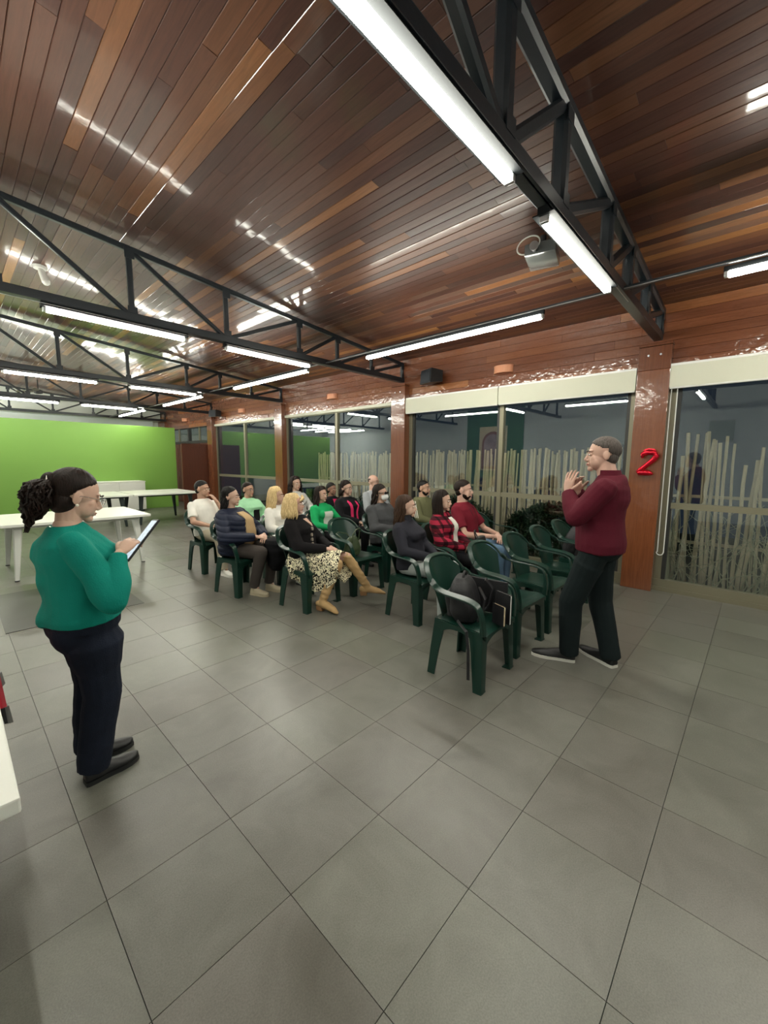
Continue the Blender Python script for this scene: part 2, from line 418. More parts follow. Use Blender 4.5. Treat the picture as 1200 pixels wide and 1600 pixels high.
# bay 5: dark wooden doors with glazed transom lights above
d = struct(mk('door_1', G().box((WX+.0,12.97,0),(WX+.10,13.05,2.64)).box((WX+.0,14.70,0),(WX+.10,14.80,2.64)).box((WX+.0,16.45,0),(WX+.10,16.53,2.64)).box((WX+.0,13.05,2.12),(WX+.10,16.45,2.20)), M_FRAMED))
for a in (13.06, 13.92, 14.81, 15.64):
    mk('door_leaf', G().cbox((WX+.02,a,.02),(WX+.065,a+.80,2.11), .004), M_DARKWOOD, d)
    mk('door_panel', G().cbox((WX+.008,a+.12,.25),(WX+.019,a+.68,.95), .003).cbox((WX+.008,a+.12,1.1),(WX+.019,a+.68,1.98), .003), M_DARKWOOD, d)
for a in (13.05, 14.81):
    mk('glass_pane', G().box((WX+.05,a,2.20),(WX+.054,a+1.63,2.62)), M_GLASS, d)
mk('transom', G().box((WX+.02,13.88,2.20),(WX+.07,13.93,2.64)).box((WX+.02,15.6,2.20),(WX+.07,15.65,2.64)), M_FRAME, d)
# one leaf stands open into the room
mk('door_leaf', G().cbox((4.95,13.02,.02),(5.78,13.06,2.05), .004), M_DARKWOOD, d)
# head rail over the far windows, blind cassettes are separate things
tr = struct(mk('trim_1', G().box((WX-.035,5.15,2.60),(WX+.01,8.76,2.655)), M_BLIND)); tr = struct(mk('trim_2', G().box((WX-.035,9.1,2.60),(WX+.01,12.63,2.655)), M_BLIND))

# ---- green partition, white end wall with its bulkhead
gp = tag(mk('green_partition', G().cbox((-.04,14.30,0),(5.25,14.42,2.59), .006), M_GREEN), 'long free-standing bright green partition wall at the far end of the room', 'partition')
struct(mk('wall_back', G().box((-2.2,17.6,0),(6.05,17.75,3.0)), M_WHITE))
struct(mk('trim_3', G().box((-2.1,17.25,3.03),(5.83,17.6,3.5)).box((-2.1,17.22,3.015),(5.83,17.6,3.03)), M_WHITE))
struct(mk('trim_4', G().box((-2.1,17.40,2.6),(5.60,17.6,3.015)), M_OFFW))
struct(mk('trim_5', G().box((-2.1,17.42,3.5),(5.83,17.6,3.9)), M_WHITE))
struct(mk('wall_left', G().box((-2.2,-4.2,0),(-2.05,17.75,4.2)), M_OFFW))
struct(mk('wall_front', G().box((-2.2,-4.3,0),(6.05,-4.1,4.2)), M_OFFW))
# picture, green strip and notice board on the wall opposite the windows (the panes mirror them)
struct(mk('wall_left_strip', G().box((-2.05,6.2,0),(-2.02,8.45,3.9)), M_DKGREEN))['kind'] = 'structure'
t = thing('wall_picture', 'arched picture on the green strip, seen mirrored in the window glass', 'picture', (-2.0,7.35,2.0))
mk('backing', G().box((-.02,-.55,-.75),(0,.55,.85)), mat('picture sand ground', (.75,.62,.42), rough=.8), t)
arc = [(-.42,-.70),(.42,-.70),(.42,.25)]+[(.42*math.cos(a), .25+.42*math.sin(a)) for a in np.linspace(.15, PI-.15, 12)]+[(-.42,.25)]
mk('arch_panel', G().prism(arc, 0, 0, .012), mat('picture red brown arch', (.30,.12,.09), rough=.8), t)
arc2 = [(p[0]*.82, p[1]*.86) for p in arc]
mk('inner_panel', G().prism(arc2, 0, .012, .02), mat('picture muted violet', (.45,.33,.36), rough=.8, var=.6, vscale=5), t)
t = thing('notice_board', 'pale framed board mirrored in the rightmost window glass', 'board', (-2.04,.86,2.4))
mk('board', G().box((0,-.26,-.26),(.02,.26,.26)), mat('board pale', (.40,.45,.43), rough=.6), t); mk('frame', G().box((0,-.29,-.29),(.015,.29,-.26)).box((0,-.29,.26),(.015,.29,.29)), M_ALU, t)
# ================================================================ TRUSSES
ZB, ZT = 3.045, None                           # bottom chord centre
def ztop(x): return ceil_z(x)-.045
def truss(y, xs, pattern, size, label, x_left=-2.0):
    t = thing('roof_truss', label, 'truss', (0, y, 0), 0, 'black steel roof trusses')
    s = size
    mk('bottom_chord', G().cbox((x_left,-.045,2.985),(5.87,.045,3.065), .006), M_STEEL, t)
    mk('top_chord', G().rect_sweep([(x_left,0,ztop(x_left)-.03),(5.87,0,ztop(5.87)-.03)], s*1.15, s, (0,0,1)), M_STEEL, t)
    for x in xs:
        mk('upright', G().rect_sweep([(x,0,3.05),(x,0,ztop(x)-.05)], s, s, (1,0,0)), M_STEEL, t)
    for (xa, ka, xb) in pattern:      # ka: 'd' from top at xa down to xb, 'u' from bottom at xa up to xb
        za, zb_ = (ztop(xa)-.05, 3.06) if ka == 'd' else (3.06, ztop(xb)-.05)
        mk('brace', G().rect_sweep([(xa,0,za),(xb,0,zb_)], s*.85, s*.8, (0,1,0)), M_STEEL, t)
    for x in xs:
        mk('gusset_plate', G().box((x-.045,-.006-s/2,3.05),(x+.045,-s/2,3.13)), M_STEEL, t); mk('gusset_plate', G().box((x-.045,-.006-s/2,ztop(x)-.13),(x+.045,-s/2,ztop(x)-.03)), M_STEEL, t)
    return t
XS = [-1.7,-.65,.43,1.47,2.5,3.57,4.28,5.03,5.83]
PAT = [(-.65,'d',.39),(-1.7,'d',-.69),(.47,'d',1.43),(1.51,'d',2.46),(2.55,'u',3.53),(3.62,'u',4.24),(4.32,'u',4.99),(5.08,'u',5.80)]
truss(1.03, [-1.2,-.2,.85,1.9,2.62,3.6,4.28,5.03,5.83], [(-.15,'d',.8),(.9,'d',1.85),(1.95,'u',2.58),(2.67,'u',3.56),(3.65,'u',4.24),(4.32,'u',4.99),(5.08,'u',5.80)], .085, 'nearest black steel roof truss, crossing overhead from the top edge to the broad post')
truss(4.98, XS, PAT, .055, 'black steel roof truss crossing the picture at left centre above the seated audience')
truss(8.93, XS, PAT, .055, 'third black steel roof truss, behind the one above the seated audience')
truss(12.83, XS, PAT, .05, 'fourth black steel roof truss, in front of the green wall')
truss(16.75, XS, PAT, .05, 'farthest black steel roof truss by the white end wall')

# ================================================================ LAMPS
def lamp_x(y, x0, x1, label, z=2.925, group='tube lamps under the trusses'):
    """surface-mounted fluorescent batten along x under a truss"""
    L = x1-x0
    t = thing('tube_lamp', label, 'lamp', (x0, y, z), 0, group)
    mk('tube', G().cbox((.0,-.024,-.026),(L,.024,.012), .008), M_TUBE, t)
    mk('housing', G().box((-.04,-.062,.014),(L+.04,.062,.020)).box((-.04,-.034,.020),(L+.04,.034,.058)), M_STEELM, t)
    mk('end_cap', G().cbox((-.028,-.025,-.026),(-.002,.025,.012), .005), M_ALU, t); mk('end_cap', G().cbox((L+.002,-.025,-.026),(L+.028,.025,.012), .005), M_ALU, t)
    mk('edge_trim', G().box((-.5,-.040,.034),(L+.5,-.035,.040)), M_ALU, t)
    return t
def lamp_y(x, y0, y1, label, z=2.95, tubez=2):
    t = thing('tube_lamp', label, 'lamp', (x, y0, z), 0, 'tube lamps hung between the trusses')
    L = y1-y0
    h = L/2
    mk('tube', G().cbox((-.024,0,-.026),(.024,h-.006,.014), .008), M_TUBE, t); mk('tube', G().cbox((-.024,h+.006,-.026),(.024,L,.014), .008), M_TUBE, t)
    mk('housing', G().box((-.013,-.03,.016),(.013,L+.03,.052)), M_STEELM, t)
    mk('end_cap', G().cbox((-.022,-.026,-.022),(.022,-.002,.014), .005), M_ALU, t); mk('end_cap', G().cbox((-.022,L+.002,-.022),(.022,L+.026,.014), .005), M_ALU, t)
    return t
lamp_x(1.03,.74,1.98,'lit tube lamp under the nearest truss, the long one running off the top edge')
lamp_x(1.03,2.45,3.71,'lit tube lamp under the nearest truss, the one nearer the windows')
lamp_x(4.98,.76,1.98,'lit tube lamp under the audience truss, left one of the two in view')
lamp_x(4.98,2.50,3.73,'lit tube lamp under the audience truss, right one of the two in view')
lamp_x(8.93,.76,1.98,'lit tube lamp under the third truss, at the left edge')
lamp_x(8.93,2.53,3.73,'lit tube lamp under the third truss, second from the left edge')
lamp_x(12.83,.95,2.02,'lit tube lamp under the fourth truss, at the left edge')
lamp_x(12.83,2.5,3.73,'lit tube lamp under the fourth truss, above the green wall')
lamp_y(4.03,1.69,4.06,'lit double tube lamp hung between the nearest two trusses, above the audience')
lamp_y(3.98,5.34,7.70,'lit double tube lamp hung between the second and third trusses')
lamp_y(3.99,9.2,11.5,'lit double tube lamp hung between the third and fourth trusses')
lamp_y(3.99,13.0,15.4,'lit double tube lamp hung beyond the fourth truss, above the end of the green wall')
lamp_y(4.07,-2.1,.31,'lit double tube lamp hung near the right edge above the broad post')
lamp_y(.6,-2.9,-.6,'unseen double tube lamp added behind the camera')  # added out of view to raise the room brightness
lamp_y(.35,13.4,15.9,'unseen double tube lamp added beyond the fourth truss, past the left edge')  # out-of-frame lamp added to lift the dark end wall
lamp_y(.06,2.0,4.1,'lit double tube lamp hung high on the left, mirrored in the front windows', z=3.10)
lamp_y(.06,5.95,8.05,'lit double tube lamp hung high on the left, mirrored beside the second post', z=3.10)
lamp_y(-.5,13.4,15.9,'second unseen double tube lamp added beyond the fourth truss, past the left edge')  # more added light for the end wall, never in view
lamp_y(-1.3,13.4,15.9,'third unseen double tube lamp added beyond the fourth truss, past the left edge')  # last of the unseen lamps added along the left for the end wall
lamp_x(16.2,-1.5,-.25,'unseen tube lamp added by the white end wall, past the left edge', z=3.2)  # added just out of frame to brighten the white end wall
lamp_x(16.2,-.15,.95,'unseen tube lamp added by the white end wall, next to the left edge', z=3.2)  # its unseen neighbour, added for the same end wall brightness
for y0, y1, lb in ((-2.1,4.95,'thin steel rail carrying the lamps above the front chairs'),(5.02,12.78,'thin steel rail carrying the lamps in the middle bays'),(12.88,16.7,'thin steel rail carrying the lamp beyond the fourth truss')):
    t = thing('lamp_rail', lb, 'rail', (4.03,0,0)); mk('rail', G().cbox((-.013,y0,3.003),(.013,y1,3.03),.003), M_STEEL, t); mk('edge_trim', G().box((-.017,y0,3.005),(-.0135,y1,3.012)), M_ALU, t)

# ================================================================ WALL AND CEILING FITTINGS
for y, lb in ((2.98,'terracotta half-round wall light above the front windows'),(6.96,'terracotta half-round wall light above the window with the green reflection'),
              (10.9,'terracotta half-round wall light above the fourth bay'),(14.9,'terracotta half-round wall light farthest away, over the dark doors')):
    t = thing('wall_light', lb, 'wall light', (WX-.004, y, 2.93), 0, 'terracotta wall lights')
    prof = [(0,-.15),(0,.15)]+[(-.10*math.sin(a)-.002, .15*math.cos(a)) for a in np.linspace(.15, PI-.15, 13)]
    inn = [(p[0]*.86-.003, p[1]*.9) for p in prof]
    g = G(); n_ = len(prof)
    secs = [[(p[0],p[1],-.05) for p in prof],[(p[0],p[1],.05) for p in prof]]
    g.loft(secs); mk('shade', g, M_TERRA, t)
    mk('rim', G().loft([[(p[0]*1.05,p[1]*1.03,.045) for p in prof],[(p[0]*1.05,p[1]*1.03,.056) for p in prof]]), M_TERRA, t)
def speaker(y, z, rz, label, s=1.0):
    t = thing('wall_speaker', label, 'speaker', (WX-.02, y, z), rz)
    prof = [(-.30*s,-.10*s),(-.28*s,.13*s),(-.06*s,.11*s),(-.06*s,-.07*s)]
    g = G().loft([[(p[0],-.16*s,p[1]) for p in prof],[(p[0],.16*s,p[1]) for p in prof]])
    mk('cabinet', g, M_BLACKP, t); mk('grille', G().loft([[(-.302*s-.004,-.14*s,-.08*s),(-.286*s-.004,-.14*s,.11*s),(-.286*s+.002,-.14*s,.11*s),(-.302*s+.002,-.14*s,-.08*s)],[(-.302*s-.004,.14*s,-.08*s),(-.286*s-.004,.14*s,.11*s),(-.286*s+.002,.14*s,.11*s),(-.302*s+.002,.14*s,-.08*s)]]), mat('speaker grille cloth', (.02,.025,.035), rough=.7), t)
    mk('bracket', G().tube([(-.08*s,0,0),(.03,0,.01)], .02).cbox((-.0,-.05,-.05),(.018,.05,.05)), M_BLACKP, t)
speaker(4.13, 2.94, -.35, 'black loudspeaker fixed to the boarded wall above the front windows')
speaker(12.3, 2.93, .3, 'small black loudspeaker at the end of the fourth truss', .9)
t = thing('ceiling_detector', 'small white motion detector on the ceiling at the upper left', 'detector', (.97, 6.5, ceil_z(.97)))
mk('base', G().tube([(0,0,0),(0,0,-.03)], [.075,.065], 20), M_WHITEP, t); mk('head', G().tube([(0,0,-.03),(.015,-.01,-.07),(.04,-.03,-.17)], [.026,.038,.042], 16, ends=True), M_WHITEP, t)
t = thing('projector', 'grey projector hanging from the ceiling beside the nearest truss, cable looped round it', 'projector', (3.82, 1.62, ceil_z(3.82)), .25)
mk('mount', G().tube([(0,0,0),(0,0,-.10)], .025).cbox((-.06,-.06,-.115),(.06,.06,-.10)), M_BLACKP, t)
mk('case', G().cbox((-.17,-.13,-.215),(.17,.13,-.115), .02), mat('projector grey case', (.13,.14,.14), rough=.2, coat=.5), t, 40)
mk('lens', G().tube([(-.17,.04,-.165),(-.215,.04,-.165)], [.035,.032], 16), M_BLACKP, t)
mk('lens_ring', G().tube([(-.213,.04,-.165),(-.221,.04,-.165)], [.038,.038], 16), M_ALU, t)
mk('cable', G().tube([(-.15+.03*math.cos(a), .10+.10*math.cos(a*1.0), -.12+.07*math.sin(a*1.0)) for a in np.linspace(0, 9, 40)], .006, 6), M_WHITEP, t)
t = thing('ceiling_fan', 'dark oval-bladed ceiling fan between the far trusses at the left', 'fan', (1.95, 15.0, ceil_z(1.95)))
mk('rod', G().tube([(0,0,0),(0,0,-.28)], .015), M_BLACKP, t); mk('motor', G().tube([(0,0,-.26),(0,0,-.29),(0,0,-.36),(0,0,-.38)], [.05,.1,.1,.05], 18), M_BLACKP, t)
for k in range(3):
    a = k*2.094+.25; R = Matrix.Rotation(a, 3, 'Z')
    g = G().loft([[tuple(R@Vector(p)) for p in [(xx,-ww,-.32-.01),(xx,ww,-.32+.015),(xx,ww,-.315+.015),(xx,-ww,-.315-.01)]] for xx, ww in ((.09,.03),(.2,.06),(.4,.075),(.55,.06),(.62,.02))])
    mk('blade', g, mat('fan blade brown', (.06,.05,.03), rough=.5), t)
# blinds rolled up at the head of the windows
def blind(y0, y1, label, cord=None):
    t = thing('roller_blind', label, 'blind', (WX-.10, (y0+y1)/2, 2.42), 0, 'cream blinds rolled up over the front windows')
    h = (y1-y0)/2
    n = 24; front = []; back = []
    rr = random.Random(int(y0*100))
    ph1, ph2 = rr.random()*6, rr.random()*6
    secs = []
    for k in range(n+1):
        y = -h+2*h*k/n; wv = .004*math.sin(y*7+ph1)+.003*math.sin(y*17+ph2)
        secs.append([(-.012+wv,y,.0),(-.016+wv*.6,y,.12),(-.012,y,.235),(.02,y,.245),(.028,y,.12),(.022,y,.0)])
    mk('fabric', G().loft(secs), M_BLIND, t, 50)
    mk('bottom_bar', G().tube([(.004,-h+.005,-.006),(.004,h-.005,-.006)], .013, 10), M_WHITEP, t)
    mk('head_bar', G().box((-.005,-h,.235),(.09,h,.262)), M_WHITEP, t)
    if cord:
        yc, zb_ = cord
        P_ = [(.03,yc,.2)]+[(.0+.015*math.sin(k*.5),yc-.008*k/6,.2-(.2-zb_)*k/7) for k in range(1,8)]
        loop = [(.02,yc-.025+.035*math.cos(a),zb_-.035*math.sin(a)) for a in np.linspace(0, PI, 9)]
        Q_ = [(.02,yc-.062+.012*k/7,zb_+(.2-zb_)*k/7) for k in range(8)]
        mk('bead_cord', G().tube([P_[0]]+[(.02,yc+.010*(1-k/7),.2-(.2-zb_)*k/7) for k in range(1,8)]+loop+Q_, .0055, 6), M_WHITEP, t)
blind(1.205, 2.995, 'cream roller blind rolled up above the window left of the broad post')
blind(3.01, 4.81, 'cream roller blind rolled up above the window beside the second post')
blind(-1.75, .865, 'cream roller blind rolled up at the right edge, its beaded cord hanging in a loop', (1.28, -1.93))

# red foil balloon on the broad post
t = thing('foil_balloon', 'shiny red foil balloon in the shape of a 2, taped to the broad wooden post', 'balloon', (5.68, 1.00, 1.42))
M_FOIL = mat('red foil', (.62,.012,.03), rough=.18, metal=.75, bump=.35, bscale=45)
P2 = [(a_*.9-.16*(b_-.13), b_*.92) for a_, b_ in [(.08,.225),(.085,.262),(.03,.285),(-.045,.275),(-.075,.235),(-.055,.19),(-.01,.14),(.04,.085),(.085,.03),(.07,.02),(.0,.022),(-.05,.02),(-.075,.01)]]
pts = [(-.02,p[0],p[1]) for p in P2]
rad = [.018,.028,.033,.034,.034,.032,.028,.028,.027,.032,.034,.032,.018]
mk('body', G().tube(pts, rad, 12, ends=True), M_FOIL, t, 60)
mk('fringe', G().loft([[(-.005,p[0]*1.0+.0,p[1]+.030) for p in P2[0:5]]+[(-.005,p[0],p[1]-.0) for p in reversed(P2[0:5])],[(-.002,p[0],p[1]+.045) for p in P2[0:5]]+[(-.002,p[0],p[1]) for p in reversed(P2[0:5])]]), M_FOIL, t)

# ================================================================ OUTSIDE
struct(mk('ground', G().box((6.05,-5,-.25),(12,18,-.12)), mat('dark soil outside', (.03,.03,.02), rough=1)))
M_BAMBOO = mat('weathered bamboo', (.45,.36,.26), rough=.7, bump=.3, bscale=30, var=.45, vscale=6)
fence = thing('bamboo_fence', 'weathered bamboo pole fence standing in the dark outside the windows', 'fence', (7.0,0,-.12))
rb = random.Random(3)
pole_meshes = []
for k in range(8):
    h = 1.0; r_ = .0225
    pts, rs = [], []
    for q in range(8):
        z = q/7.0; pts.append((.006*math.sin(q*1.3+k), .006*math.cos(q*1.7+k), z)); rs.append(r_*(1-.15*z))
    me = G().tube(pts, rs, 6).mesh('pole'); me.materials.append(M_BAMBOO); smooth(me, 50); pole_meshes.append(me)
y = -1.7; k = 0
while y < 8.95:
    o = link('pole', rb.choice(pole_meshes), None, fence, (rb.uniform(-.04,.04), y, 0))
    if y < 1.0:
        hh = rb.uniform(1.72,2.12) if rb.random() > .1 else rb.uniform(1.35,1.7); lean = rb.uniform(-.08,.08)
    else:
        hh = rb.uniform(1.80,1.92); lean = rb.uniform(-.02,.02)
    th = rb.uniform(.8,1.2)
    o.scale = (th, th, hh); o.rotation_euler = (lean, rb.uniform(-.03,.03), rb.random()*6)
    y += rb.uniform(.031,.043) if y > 1.0 else rb.uniform(.042,.080); k += 1
mk('rail', G().box((.06,-1.8,.55),(.09,9.0,.59)), M_BAMBOO, fence); mk('rail', G().box((.06,-1.8,1.20),(.09,9.0,1.24)), M_BAMBOO, fence)
# leafy hedge in front of the fence
M_LEAF = mat('dark glossy hedge leaf', (.016,.036,.014), rough=.45, spec=.5, var=.5, vscale=9)
def hedge(y0, y1, xc, h, n, label, seed):
    rr = random.Random(seed)
    t = thing('hedge', label, 'hedge', (xc,(y0+y1)/2,-.12))
    g = G()
    for _ in range(n):
        a = rr.uniform(0, 2*PI); el = rr.uniform(-.6, 1.1); yy = rr.uniform(y0, y1)-(y0+y1)/2
        top = h*(.82+.18*math.sin(yy*3.1+seed)); zz = top*(rr.random()**.6); xx = rr.uniform(-.24,.24)*(1-.3*zz/h)
        L = rr.uniform(.05,.10); wv = L*.28
        d_ = V3(math.cos(a)*math.cos(el), math.sin(a)*math.cos(el), math.sin(el)); s_ = unit(np.cross(d_, V3(0,0,1))+V3(.01,0,.02))
        n_ = np.cross(s_, d_); p = V3(xx,yy,zz)
        g.raw([p, p+d_*L*.5+s_*wv+n_*.008, p+d_*L, p+d_*L*.5-s_*wv+n_*.008], [(0,1,2),(0,2,3)])
    f_ = mk('foliage', g, M_LEAF, t); f_['kind'] = 'stuff'
    g = G()
    for _ in range(int((y1-y0)*8)):
        yy = rr.uniform(y0,y1)-(y0+y1)/2; g.tube([(0,yy,0),(rr.uniform(-.1,.1),yy+rr.uniform(-.1,.1),h*.5),(rr.uniform(-.2,.2),yy+rr.uniform(-.2,.2),h*.9)], [.012,.008,.004], 5)
    s_ = mk('stems', g, mat('hedge stem', (.08,.06,.04), rough=.9), t); s_['kind'] = 'stuff'
hedge(1.3, 3.05, 6.45, 1.02, 9000, 'dark leafy hedge outside, behind the front row of empty chairs', 1)
hedge(3.35, 5.2, 6.45, 1.0, 8000, 'dark leafy hedge outside, behind the man in the red T-shirt', 2)
hedge(5.5, 8.6, 6.45, .95, 8000, 'dark leafy hedge outside, behind the bald man and the far rows', 4)
t = thing('bare_shrub', 'tangle of thin bare twigs in front of the bamboo outside the rightmost window', 'shrub', (6.5, .1, -.12))
g = G(); rr = random.Random(9)
for _ in range(110):
    yy = rr.uniform(-1.6,.95); pts = [V3(rr.uniform(-.1,.3), yy, 0)]; d_ = V3(rr.uniform(-.2,.2), rr.uniform(-.6,.6), 1)
    for q in range(9):
        d_ = unit(d_+V3(rr.uniform(-.25,.25), rr.uniform(-.45,.45), rr.uniform(-.35,.2))); pts.append(pts[-1]+d_*.15)
    if min(p[2] for p in pts) < 0: pts = [V3(p[0],p[1],max(.0,p[2])) for p in pts]
    pts = [V3(min(.33,max(-.25,p[0])), min(.72,max(-1.9,p[1])), max(0,p[2])) for p in pts]
    g.tube(pts, list(np.linspace(.006,.0025,10)), 4)
s_ = mk('twigs', g, mat('pale twig', (.30,.28,.20), rough=.8), t); s_['kind'] = 'stuff'

# ================================================================ TABLES, CABINET
M_TLEGW = mat('white painted table leg', (.70,.71,.66), rough=.35); M_TLEGB = mat('dark table leg', (.012,.022,.02), rough=.4)
def table(cx, cy, lx, ly, h, legm, label, legs=((1,1),(1,-1),(-1,1),(-1,-1)), inset=.16, splay=.06, group=None, rz=0):
    t = thing('table', label, 'table', (cx,cy,0), rz, group)
    mk('table_top', G().cbox((-lx/2,-ly/2,h-.035),(lx/2,ly/2,h), .004), M_TABLE, t)
    mk('under_frame', G().box((-lx/2+.12,-ly/2+.12,h-.075),(lx/2-.12,-ly/2+.17,h-.036)), legm, t); mk('under_frame', G().box((-lx/2+.12,ly/2-.17,h-.075),(lx/2-.12,ly/2-.12,h-.036)), legm, t)
    for sx, sy in legs:
        x0, y0 = sx*(lx/2-inset-.05), sy*(ly/2-inset-.05)
        mk('leg', G().rect_sweep([(x0,y0,h-.036),(x0+sx*splay,y0+sy*splay,0)], [.10,.045], [.07,.035], (0,1,0)), legm, t)
        mk('foot', G().tube([(x0+sx*splay,y0+sy*splay,0),(x0+sx*splay,y0+sy*splay,.012)], .026, 10), M_BLACKP, t)
    return t
table(1.22, 7.38, 1.66, 1.36, .74, M_TLEGW, 'white table with splayed white legs behind the woman in the teal sweater', inset=.12)
table(3.68, 11.35, 1.50, 1.50, .74, M_TLEGB, 'white table with dark legs before the green wall, nearer the windows', inset=.14)
table(2.12, 11.35, 1.55, 1.50, .74, M_TLEGB, 'white table with dark legs before the green wall, half hidden by the teal sweater woman', inset=.14)
t = thing('foreground_table', 'white table cut off by the left edge of the picture in the foreground', 'table', (-.42, 2.12, 0))
mk('table_top', G().cbox((-.48,-.88,.70),(.475,.88,.74), .005), M_TABLE, t)
for sx in (-1,1):
    for sy in (-1,1): mk('leg', G().rect_sweep([(sx*.30,sy*.68,.70),(sx*.34,sy*.74,0)], [.09,.045], [.07,.035], (0,1,0)), M_TLEGW, t)
t = thing('cabinet', 'low white cabinet standing against the green wall', 'cabinet', (3.35, 13.98, 0))
mk('plinth', G().box((-.62,-.26,0),(.70,.28,.05)), M_BLACKP, t); mk('body', G().cbox((-.66,-.30,.05),(.74,.30,.88), .01), M_TABLE, t)
mk('top', G().cbox((-.67,-.31,.882),(.75,.31,.91), .006), M_TABLE, t)
for k, a in enumerate((-.64,.05)): mk('door', G().cbox((a,-.318,.07),(a+.67,-.302,.86), .004), M_TABLE, t)
tag(mk('floor_patch', G().cbox((.24,4.80,.0005),(1.35,6.25,.004), .001), mat('dark grey floor patch', (.072,.072,.065), rough=.4, var=.12, vscale=5)), 'darker grey rectangular patch on the floor behind the teal sweater woman', 'floor patch')  # thin darker grey panel lying on the tiles
# red cloth on the foreground table
t = thing('red_cloth', 'red cloth with black trim hanging over the foreground table edge at the left', 'cloth', (.055,2.45,.745))
g = G(); rows = []
for i in range(11):
    y = -.28+.56*i/10; wv = .008*math.sin(i*1.3)
    rows.append([(-.30,y,.004),(-.12,y,.006+abs(wv)),(-.01,y,.007),(.012+wv,y,-.01),(.016+wv*1.5,y,-.10-.02*math.sin(i*.9)),(.020+wv*2,y,-.20-.03*math.sin(i*.9)),
                 (.013+wv*2,y,-.20-.03*math.sin(i*.9)),(.009+wv*1.5,y,-.10),(.006+wv,y,-.012),(-.01,y,.002),(-.12,y,.001),(-.30,y,.001)])
mk('cloth', g.loft(rows), mat('red cloth', (.55,.02,.04), rough=.8, bump=.2), t, 60)
rows2 = [[(.012+.016*math.sin(i*1.3),-.28+.56*i/10,-.20-.03*math.sin(i*.9)),(.026+.016*math.sin(i*1.3),-.28+.56*i/10,-.20-.03*math.sin(i*.9)),(.03+.02*math.sin(i*1.3),-.28+.56*i/10,-.27-.04*math.sin(i*.9)),(.02+.02*math.sin(i*1.3),-.28+.56*i/10,-.27-.04*math.sin(i*.9))] for i in range(11)]
mk('trim', G().loft(rows2), M_BLACKP, t, 60)
